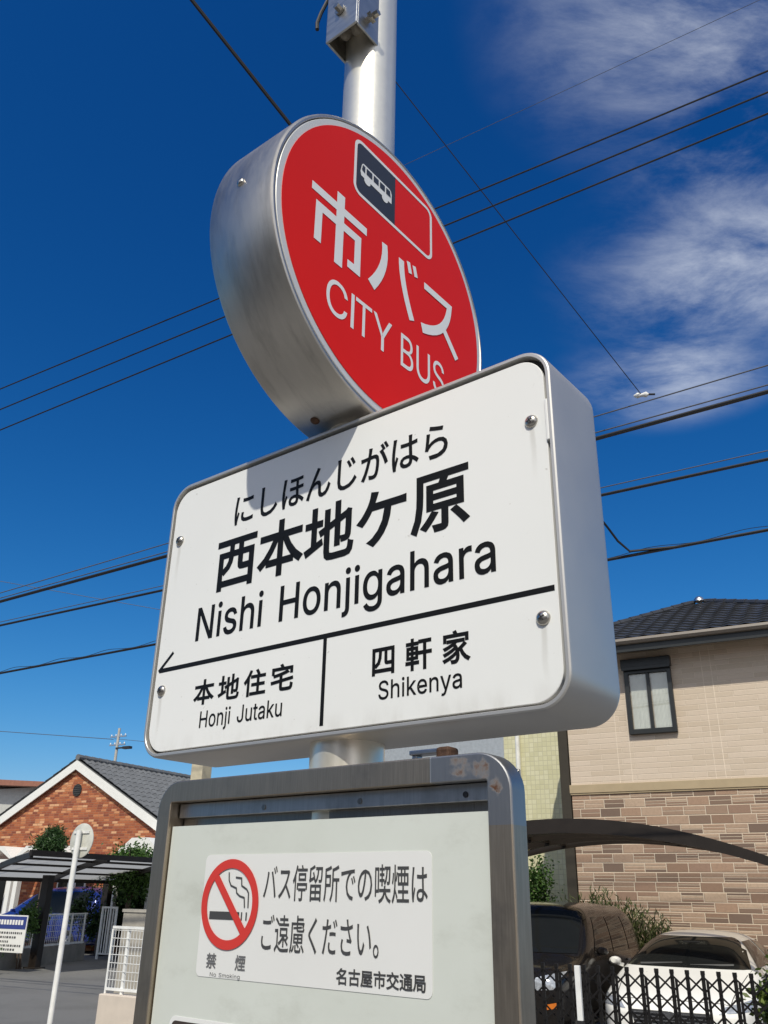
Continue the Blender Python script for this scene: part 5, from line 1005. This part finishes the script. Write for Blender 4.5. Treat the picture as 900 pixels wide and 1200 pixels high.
for (xa, ya, xb, yb, r, tw, l, m) in ((0, 695, 900, 428, .008, .0, 'thin grey messenger wire meeting the small insulator', M_wire2), (0, 705, 900, 459, .025, .0, 'thick black cable just below the thin grey messenger wire', M_wire), (0, 701, 900, 451, .008, .0, 'thin wire running just above the thick black cable', M_wire2),
                                   (0, 733, 900, 538, .018, .0, 'black cable at the middle height behind the name board', M_wire), (0, 729, 900, 528, .006, .0, 'thin wire running above the middle height cable', M_wire2), (0, 789, 900, 621, .017, .035, 'lowest black cable with a thin wire wound round it', M_wire)):
    cable(pix(xa, ya, K), pix(xb, yb, K), r, l, 'low cables behind the name board', ext=(18, 8), twist=tw, m=m)
# cable that leaves the lowest line in a curve
a = pix(712, 618, K - .3); b = pix(724, 634, K - .15); c = pix(738, 646, K - .03); d = pix(800, 640, K)
mb = MB(); pts = [pix(668, 560, K - 1.2), pix(695, 597, K - .6), a, b, c, d]
mb.tube([G(q.x, q.y, q.z) for q in pts], .014, 6); tag(mb.build('service_cable', M_wire, None, smooth=True), 'short black service cable curving up from the lowest cable', 'cable')
# thick drop wire top left, thin wire to the insulator, faint wires
cable(pix(205, -25, 6.2), pix(352, 161, 8.6), .034, 'thick black drop cable slanting down to the top of the red disc', ext=(5, 1.2))
ins = pix(752, 463, K)
cable(pix(467, 100, 5.5), (ins.x, ins.y, ins.z), .0055, 'thin dark wire slanting down right to the small insulator', ext=(3.5, 0), name='stay_wire')
cable(pix(490, 186, 14), pix(890, 0, 14), .006, 'faint grey wire high on the right crossing the thin cloud', ext=(2.5, 6), m=M_wire2)
cable(pix(50, 690, 12), pix(185, 714, 13), .006, 'faint thin wire sloping gently right on the left of the name board', ext=(16, 6), m=M_wire2)
t = thing('insulator', 'small white insulator where the slanting wire meets the messenger wire', 'insulator', G(ins.x, ins.y, ins.z), TH)
mb = MB(); mb.tube([(-.09, 0, .012), (-.05, 0, .008), (0, 0, 0), (.05, 0, -.006), (.08, 0, -.012)], [.012, .035, .02, .035, .012], 10); mb.build('body', M_wtrim, t, smooth=True)
mb = MB(); mb.tube([(.08, 0, -.012), (.15, 0, -.03)], .012, 6); mb.build('clamp', M_plastic, t)

def utility_pole(a, b, h, label, zs, small=False):
    t = thing('utility_pole', label, 'utility pole', G(a, b), TH)
    mb = MB(); mb.tube([(0, 0, 0), (0, 0, h)], [.17, .11], 16); mb.build('shaft', plain('pole concrete', (.42, .41, .38), .85, dirt=.2), t, smooth=True)
    for z in zs:
        mb = MB(); mb.box(-.9 if small else -.06, .9 if small else .06, -.06 if small else -.9, .06 if small else .9, z - .05, z + .05); ca = mb.build('crossarm', M_alu, t)
        mb = MB()
        for k in (-.8, -.3, .3, .8):
            p = (k, 0) if small else (0, k); mb.tube([(p[0], p[1], z + .05), (p[0], p[1], z + .12), (p[0], p[1], z + .2)], [.03, .06, .03], 8)
        mb.build('insulator', M_wtrim, ca)
    return t
utility_pole(-31.2, 9.12, 12.6, 'concrete utility pole beyond the left end of the overhead lines', (11.2,))
utility_pole(8.2, 9.12, 12.9, 'concrete utility pole beyond the right end of the overhead lines', (11.9,))
up = pix(135, 890, 55)
utility_pole(up.x, 55, 14.6, 'distant concrete utility pole above the grey tiled roof', (13.9, 13.2), True)
tr = thing('pole_transformer', 'dark street lamp arm fixed to the distant utility pole', 'lamp', G(up.x, 55, 12.9), TH)
mb = MB(); mb.bar((0, -.1, 0), (1.3, -.1, .0), .12, .1); mb.box(.9, 1.7, -.28, .08, -.12, .08); mb.build('lamp_head', M_plastic, tr)
pa = pix(0, 857, 55); pb = pix(128, 866, 55)
cable(pa, pb, .03, 'far thin wire leading to the distant utility pole', ext=(10, .5), m=M_wire2)
pc = pix(138, 866, 55); pd_ = pix(200, 872, 55)
cable(pc, pd_, .02, 'far thin wire leading right from the distant utility pole', ext=(.4, 30), m=M_wire2)

# ================================================================== THE FAR SIDE OF THE ROAD (behind the photographer; the metal mirrors it)
def across(a, wd, h, dp, col, label, roofcol, b=-11.5):
    t = thing('house', label, 'house', G(a, b), TH)
    MB().box(0, wd, -dp, 0, 0, h).build('wall', plain('render', col, .8, vary=.06, dirt=.15), t)
    mb = MB(); tiled(mb, (wd + .5, .5, h - .1), (-.5, .5, h - .1), (-.5, -dp / 2, h + 1.7), (wd + .5, -dp / 2, h + 1.7), 16, 10); tiled(mb, (-.5, -dp - .5, h - .1), (wd + .5, -dp - .5, h - .1), (wd + .5, -dp / 2, h + 1.7), (-.5, -dp / 2, h + 1.7), 16, 10)
    mb.build('roof', plain('roof tile', roofcol, .6, vary=.2), t)
    for z in (1.0, 3.9):
        for k in range(3):
            x = wd * (.18 + .3 * k); mb = MB(); mb.box(x - .75, x + .75, -.01, .05, z, z + 1.3); w_ = mb.build('window', M_dkalu, t); mb = MB(); mb.box(x - .68, x + .68, .051, .06, z + .07, z + 1.23); mb.build('pane', M_carglass, w_)
across(-22, 9.5, 6.0, 8, (.40, .32, .24), 'brown house across the road with grey roof', (.10, .10, .11))
across(-10.5, 8.5, 6.2, 8, (.42, .36, .28), 'tan house across the road with black roof', (.05, .05, .055), -12.2)
across(0, 10, 5.8, 8, (.32, .25, .19), 'dark brown house across the road with brown roof', (.12, .08, .06))
shrub('street_tree', 'leafy street tree across the road before the tan house', 'tree', -5.5, -8.8, 1.8, 5.2, 1.9, 1.6, L_dark, 5000, .16, .08, clumps=22, trunk=True, part='crown')

# ================================================================== THE BUS STOP
PHI = RAD(-38.596)
BS = thing('bus_stop_sign', 'silver bus stop pole with red round sign, white name board and notice case', 'bus stop', (-.0355, .9685, 0), PHI)
RP = .0413
# ---- pole
mb = MB(); mb.tube([(0, 0, .10), (0, 0, HC + 1.95)], RP, 48); mb.build('pole', M_post, BS, smooth=True)
mb = MB(); mb.loft([[(.14 * cos(i * pi / 16), .14 * sin(i * pi / 16), z) for i in range(32)] for z in (.10, .13)]); mb.tube([(0, 0, .13), (0, 0, .2)], [.07, .05], 24); mb.build('base_flange', M_post, BS, smooth=True)
# ---- round sign
R, Tk, DF = .229, .1085, .0558
D = bpy.data.objects.new('round_sign', None)
ZC = HC + .7656
mb = MB(); yf, yb = -DF, -DF + Tk
mb.loft([ring(circ(r, 128), y) for r, y in ((R - .004, yb), (R - .001, yb - .001), (R, yb - .003), (R, yf + .0035), (R - .0008, yf + .0012), (R - .0028, yf), (R - .0052, yf), (R - .0056, yf + .0005), (R - .0062, yf + .004))], True, True)
disc = mb.build('round_sign', M_band, BS, smooth=30, loc=(0, -.0049, ZC), rot=RAD(90.02))
mb = MB(); mb.loft([ring(circ(r, 128), y) for r, y in ((R - .0074, yf + .0035), (R - .0074, yf + .0008), (R - .0080, yf + .0002))], True, True); mb.build('white_border', plain('pale border', (.70, .69, .66), .35, .25, .03), disc, smooth=30)
mb = MB(); mb.loft([ring(circ(.2125, 128), yf - .0006), ring(circ(.2125, 128), yf + .0001)], False, True)
mb.face([(x, yf - .0006, z) for x, z in circ(.2125, 128)]); mb.build('red_face', M_red, disc)
# writing on the disc, in millimetres from its centre
mm = lambda l: [(x / 1000, z / 1000) for x, z in l]
def arc3(p, q, r_, n=8):
    """smooth curve through three points"""
    out = []
    for i in range(n + 1):
        t = i / n; out.append((p[0] * (1 - t) * (1 - 2 * t) + q[0] * 4 * t * (1 - t) + r_[0] * t * (2 * t - 1), p[1] * (1 - t) * (1 - 2 * t) + q[1] * 4 * t * (1 - t) + r_[1] * t * (2 * t - 1)))
    return out
mb = MB(); W1 = .0135
strokes(mb, [
    (mm([(-164, 38), (-57, 38)]), .0125, False), (mm([(-110, 63), (-110, -52)]), .0150, False),
    (mm([(-149, -41), (-149, 14), (-74, 14), (-74, -37), (-93, -37)]), [.0125, .0125, .0125, .0125, .0115], False),
    (mm(arc3((-19, 46), (-22, 4), (-45, -40))), [.0115 + .0006 * i for i in range(9)], False),
    (mm(arc3((19, 45), (25, 4), (44, -44))), .0120, False),
    (mm([(35, 52), (40, 34)]), .0080, False), (mm([(48.5, 53), (53.5, 36)]), .0080, False),
    (mm([(73, 35), (137, 35)] + arc3((137, 35), (116, -14), (67, -42), 10)[1:]), [.0115, .0115] + [.0120 + .0004 * i for i in range(10)], False),
    (mm([(116, -8), (154, -48)]), .0110, False)], yf - .0010)
tx = mb.build('bus_lettering', M_wvinyl, disc)
GLYPHS['I'] = (170, '50,0 120,0 120,509 50,509')
for ch, xa, xb in (('C', -128, -89), ('I', -82.3, -76.3), ('T', -73.5, -41.5), ('Y', -38.5, .5), ('B', 20, 47.5), ('U', 55, 86.5), ('S', 93.5, 121)):
    link('letter', text('letter', ch, yf - .0010, None, None, xa / 1000, xb / 1000, -.1290, -.0775, True, 0.0), M_wvinyl, disc)
# pictogram: rounded panel, half charcoal, with a bus on it
mb = MB(); strokes(mb, [([(x, z) for x, z in rr(.176, .0935, .013, 6, .003, .1385)], .0052, True)], yf - .0010); mb.build('panel_outline', M_wvinyl, disc)
lp = [p for p in rr(.1700, .0875, .0105, 6, .003, .1385) if p[0] < 0]
lp = lp + [(.0025, .1385 - .04375), (.0025, .1385 + .04375)]
mb = MB(); mb.face([(x, yf - .0011, z) for x, z in lp]); mb.build('panel_dark_half', M_navy, disc)
mb = MB()
busp = [(-73, 126), (-75, 133), (-72, 147), (-69, 150), (-12, 150), (-8, 148), (-6, 143), (-6, 126)]
mb.face([(x / 1000, yf - .0015, z / 1000) for x, z in busp])
for cx in (-60, -21): mb.face([(cx / 1000 + .0068 * cos(i * pi / 8), yf - .0016, .1245 + .0062 * sin(i * pi / 8)) for i in range(16)])
bus = mb.build('bus_symbol', M_wvinyl, disc)
mb = MB()
for q in ([(-72.5, 137), (-70.5, 146.5), (-65.5, 146.5), (-65.5, 135)], [(-62.5, 136), (-62.5, 146.5), (-50, 146.5), (-50, 136)], [(-47, 136), (-47, 146.5), (-36, 146.5), (-36, 136)], [(-33, 136), (-33, 146.5), (-22, 146.5), (-22, 136)], [(-19, 136), (-19, 146.5), (-10, 146.5), (-8.5, 136)]):
    mb.face([(x / 1000, yf - .0019, z / 1000) for x, z in q])
mb.build('bus_windows', M_navy, bus)
for ang, yy in ((174, .001), (256, .020), (330, .022)):
    a = RAD(ang); n = Vector((cos(a), 0, sin(a))); mb = MB(); c = n * (R - .0005) + Vector((0, yy, 0))
    mb.dome(c, n, .0062, .0045); q = mb.build('screw', M_screw if ang == 174 else M_rusty, disc, smooth=True)

# ---- name board
ZB = HC + .1518; NW, NH, ND = .600, .3774, .1063; YF, YB = -.0524, .0539; CZ = ZB + NH / 2; CX = .0009
mb = MB(); rk = .034
def nb(ins, y): return ring(rr(NW - 2 * ins, NH - 2 * ins, max(rk - ins, .004), 10, CX, CZ), y)
mb.loft([nb(.007, YB), nb(.003, YB - .0012), nb(.0008, YB - .004), nb(0, YB - .009), nb(0, YF + .0035), nb(.0007, YF + .0012), nb(.0022, YF), nb(.0050, YF), nb(.0054, YF + .0004), nb(.0056, YF + .012)], True, True)
board = mb.build('name_board', M_silver, BS, smooth=32)
mb = MB(); mb.loft([nb(.0058, YF + .0118), nb(.0058, YF + .0085)], False, True); mb.build('gasket', M_gasket, board)
mb = MB()
def npz(ins, y): return ring(rr(NW - 2 * ins, NH - 2 * ins, .029, 10, CX, CZ - .0012), y)
mb.loft([npz(.0088, YF + .008), npz(.0088, YF + .0026), npz(.0093, YF + .0021)], True, True); mb.build('face_plate', M_white, board, smooth=30)
YT = YF + .0021 - .0002
def T(s, x0, x1, z0, z1, cap=False, bold=0., track=0.): return text('lettering', s, YT, None, None, x0 / 1000, x1 / 1000, ZB + z0 / 1000, ZB + z1 / 1000, cap, bold, track)
lt = [T('にしほんじがはら', -165, 172.5, 287, 331.5, bold=.0006), T('西本地ケ原', -190, 197, 201.5, 273, bold=.0017), T('Nishi Honjigahara', -218, 227, 141.5, 184.5, True, .0006, 6),
      T('本地住宅', -208.5, -41, 58.5, 88.5, bold=.0008, track=170), T('Honji Jutaku', -193.5, -55, 30, 49.5, True, .0002, 4), T('四軒家', 74.5, 194.5, 56.5, 88.5, bold=.0008, track=330), T('Shikenya', 83, 185, 31.8, 50.5, True, .0002, 4)]
for q in lt: link('lettering', q, M_black, board)
mb = MB(); strokes(mb, [(mm([(289, 111.5), (-284, 111.5)]), .0058, False), (mm([(-259.5, 133), (-285.5, 110.8)]), .0044, False), (mm([(5.6, 108.6), (5.6, 13)]), .0052, False)], YT)
for v in mb.bm.verts: v.co.z += ZB
mb.build('route_line', M_black, board)
for x in (-.2742, .2755):
    for z in (.2925, .0845):
        mb = MB(); c = Vector((x, YF + .0021, ZB + z)); mb.dome(c, (0, -1, 0), .0074, .0050, 20, 5)
        s_ = mb.build('screw', M_screw, board, smooth=True)
        mb = MB()
        for k in (0, 1):
            a = .5 + k * pi / 2; mb.bar(c + Vector((cos(a), 0, sin(a))) * .0034 + Vector((0, -.0046, 0)), c - Vector((cos(a), 0, sin(a))) * .0034 + Vector((0, -.0046, 0)), .0012, .0012)
        mb.build('screw_slot', M_gasket, s_)
mb = MB(); mb.box(CX + NW / 2 - .0088, CX + NW / 2 - .0054, YF - .0004, YF + .006, ZB + .265, ZB + .312); mb.build('latch', M_wvinyl, board, bevel=.0008)

# ---- notice case
ZT = HC + .1202; CH = .90; FY = -.0609; BY = -.0354; CW = .4804
mb = MB(); zc_ = ZT - CH / 2; rc = .034
def fr(wi, y, r=rc): return ring(rr(CW - 2 * wi, CH - 2 * wi, max(r - wi, .003), 10, 0, zc_), y)
def op(wi, y, r=.0025):
    return ring(rr(.4330 - 2 * wi, CH - .0475 - 2 * wi, r, 10, -.0008, zc_), y)
mb.loft([op(0, BY), fr(0.003, BY), fr(.0006, BY - .001), fr(0, BY - .003), fr(0, FY + .0016), fr(.0005, FY + .0005), fr(.0016, FY), op(-.0008, FY), op(0, FY + .0008), op(0, BY)], False, False)
case = mb.build('notice_case', M_frame, BS, smooth=20)
mb = MB()
z1 = ZT - .013; x1 = CW / 2 - .006
mb.box(-x1, x1, BY + .0005, BY + .004, ZT - CH + .013, z1); mb.box(-.07, .07, BY + .004, .0, ZT - CH + .1, ZT - .12); mb.build('case_body', M_steel, case, bevel=.006)
YP = -.0555
mb = MB(); mb.box(-.2155, .2140, YP, YP + .004, ZT - CH + .026, ZT - .050); mb.build('milky_panel', M_board, case)
mb = MB(); mb.box(-.2155, .2140, BY - .004, BY + .0003, ZT - .085, ZT - .0245); mb.build('shade_strip', M_steel, case)  # dark grey strip put in for the shade between rail and panel
mb = MB(); mb.box(-.2155, .2140, BY - .0125, BY - .0042, ZT - .0405, ZT - .0245); rail = mb.build('inner_rail', metal('zinc rail', (.50, .50, .50), .4, (20, 1, 1), 20, .1, .3, (.12, .12, .12)), case, bevel=.001)
for x in (-.075, .06, .185):
    mb = MB(); mb.loft([ring(circ(.0028, 14, x, ZT - .034), y) for y in (BY - .0127, BY - .0134)]); mb.build('rivet', M_plastic if x > .15 else M_steel, rail)
# sticker on the board
YS = YP - .0001
sx0, sx1, sz0, sz1 = -.1512, .1525, ZT - .199, ZT - .0815
mb = MB(); mb.loft([ring(rr(sx1 - sx0, sz1 - sz0, .006, 6, (sx0 + sx1) / 2, (sz0 + sz1) / 2), y) for y in (YS, YS - .0004)], True, True); st = mb.build('no_smoking_sticker', plain('sticker white', (.76, .76, .745), .4, 0, .015, 8, dirt=.03), case)
YL = YS - .0007
def S(s, x0, x1, z0, z1, bold=0., cap=False, track=0.): return text('l', s, YL, None, None, x0 / 1000, x1 / 1000, ZT + z0 / 1000, ZT + z1 / 1000, cap, bold, track)
for q in [S('バス停留所での喫煙は', -58.5, 148, -125.5, -92.5, .00012), S('ご遠慮ください。', -57, 93.5, -171.5, -138.5, .00012), S('名古屋市交通局', 44.3, 145.5, -194.2, -181, .0003)]: link('sticker_lettering', q, M_dkprint, case)
for q in [S('禁', -135.5, -121, -190.6, -177, .0003), S('煙', -92, -77.6, -190.6, -177, .0003), S('No Smoking', -128.7, -84, -197.9, -194.3, 0, True, 12)]: link('caption_lettering', q, M_grey, case)
cxr, czr, ro, ri = -.1075, ZT - .1295, .0435, .0345
mb = MB(); rm = (ro + ri) / 2
strokes(mb, [([(cxr + rm * cos(i * pi / 36), czr + rm * sin(i * pi / 36)) for i in range(72)], ro - ri, True)], YL - .0008)
a = RAD(-45 - 3); strokes(mb, [([(cxr - ri * cos(a), czr - ri * sin(a)), (cxr + ri * cos(a), czr + ri * sin(a))], .0085, False)], YL - .0007)
mb.build('prohibition_ring', M_redpr, case)
mb = MB()
strokes(mb, [([(cxr - .0300, czr - .0115), (cxr + .0158, czr - .0115)], .0075, False), ([(cxr + .0185, czr - .0115), (cxr + .0203, czr - .0115)], .0075, False), ([(cxr + .0255, czr - .0115), (cxr + .0274, czr - .0115)], .0075, False)], YL - .0002)
sm = lambda l: [(x / 1000, ZT + z / 1000) for x, z in l]
strokes(mb, [(sm([(-112, -99), (-111, -107), (-107.5, -112), (-99, -114.5), (-98, -119), (-93, -122), (-86, -123.5), (-84.5, -133)]), .0017, False),
             (sm([(-101, -104), (-92, -104.8), (-91, -112), (-83, -115.5), (-80, -119), (-79.3, -133)]), .0017, False)], YL - .0003)
mb.build('cigarette_symbol', M_dkprint, case)
# top of the timetable sheet below
mb = MB(); mb.loft([ring(rr(.36, .45, .008, 6, -.005, ZT - .2375 - .225), y) for y in (YS + .0001, YS - .0004)], True, True); sh = mb.build('timetable_sheet', M_wvinyl, case)
mb = MB(); mb.loft([ring(rr(.352, .06, .006, 6, -.005, ZT - .2415 - .03), y) for y in (YS - .0006, YS - .0009)], True, True); mb.build('timetable_header', plain('brown header', (.05, .035, .03), .5), case)
# catch on the top of the case
mb = MB(); mb.box(.118, .158, -.045, -.030, ZT + .006, ZT + .0105); mb.box(.120, .126, -.043, -.033, ZT, ZT + .006); ct = mb.build('catch', metal('zinc catch', (.42, .45, .50), .35), case, bevel=.001)
mb = MB(); mb.box(.150, .166, -.046, -.028, ZT - .0004, ZT + .0115); mb.build('catch_rust', M_rusty, ct, bevel=.003)

# ---- clamp bracket at the top: an open box section bolted to the pole
zb0 = HC + 1.222; x0, x1, y0, y1 = -.0290, .0345, -.0765, -.0228
mb = MB(); th = .004; z2 = HC + 1.62
for (a0_, a1_, b0_, b1_) in ((x0, x1, y0, y0 + th), (x0, x0 + th, y0 + th, y1), (x1 - th, x1, y0 + th, y1)): mb.box(a0_, a1_, b0_, b1_, zb0, z2)
br = mb.build('clamp_bracket', metal('bracket steel', (.50, .50, .49), .34, (1, 1, 6), 30, .1, .35, (.2, .17, .14)), BS, bevel=.0012)
mb = MB(); mb.tube([(0, y0 + .002, zb0 + .052), (0, y0 - .012, zb0 + .052)], .0055, 6); mb.tube([(0, y0 - .0005, zb0 + .052), (0, y0 - .004, zb0 + .052)], .009, 14); mb.build('bolt', M_screw, br)
mb = MB(); mb.tube([(x1 - .002, -.050, zb0 + .03), (x1 + .022, -.050, zb0 + .03)], .0055, 6); mb.tube([(x1 + .006, -.050, zb0 + .03), (x1 + .013, -.050, zb0 + .03)], .010, 6); mb.build('bolt', M_screw, br)
mb = MB(); q5 = [(x0 + .0042, y0 + .0042), (x1 - .0042, y0 + .0042), (x1 - .0042, -.024), (x0 + .0042, -.030)]
mb.loft([[(x, y, zb0 + .07) for x, y in q5], [(x, y, zb0 + .036 + (.008 if i % 2 else 0)) for i, (x, y) in enumerate(q5)]]); mb.dome((.010, -.045, zb0 + .038), (0, -.1, -1), .014, .012); mb.dome((-.010, -.052, zb0 + .038), (0, -.1, -1), .012, .016)
mb.build('sealant', plain('old caulk', (.30, .27, .22), .9, vary=.4, scale=60, bump=.6), br, smooth=True)
mb = MB(); mb.tube([(x0 - .004, -.07, zb0 + .12), (x0 - .016, -.075, zb0 + .085), (x0 - .022, -.076, zb0 + .066), (x0 - .021, -.076, zb0 + .05)], .0032, 8); mb.build('cable_tail', M_plastic, br, smooth=True)
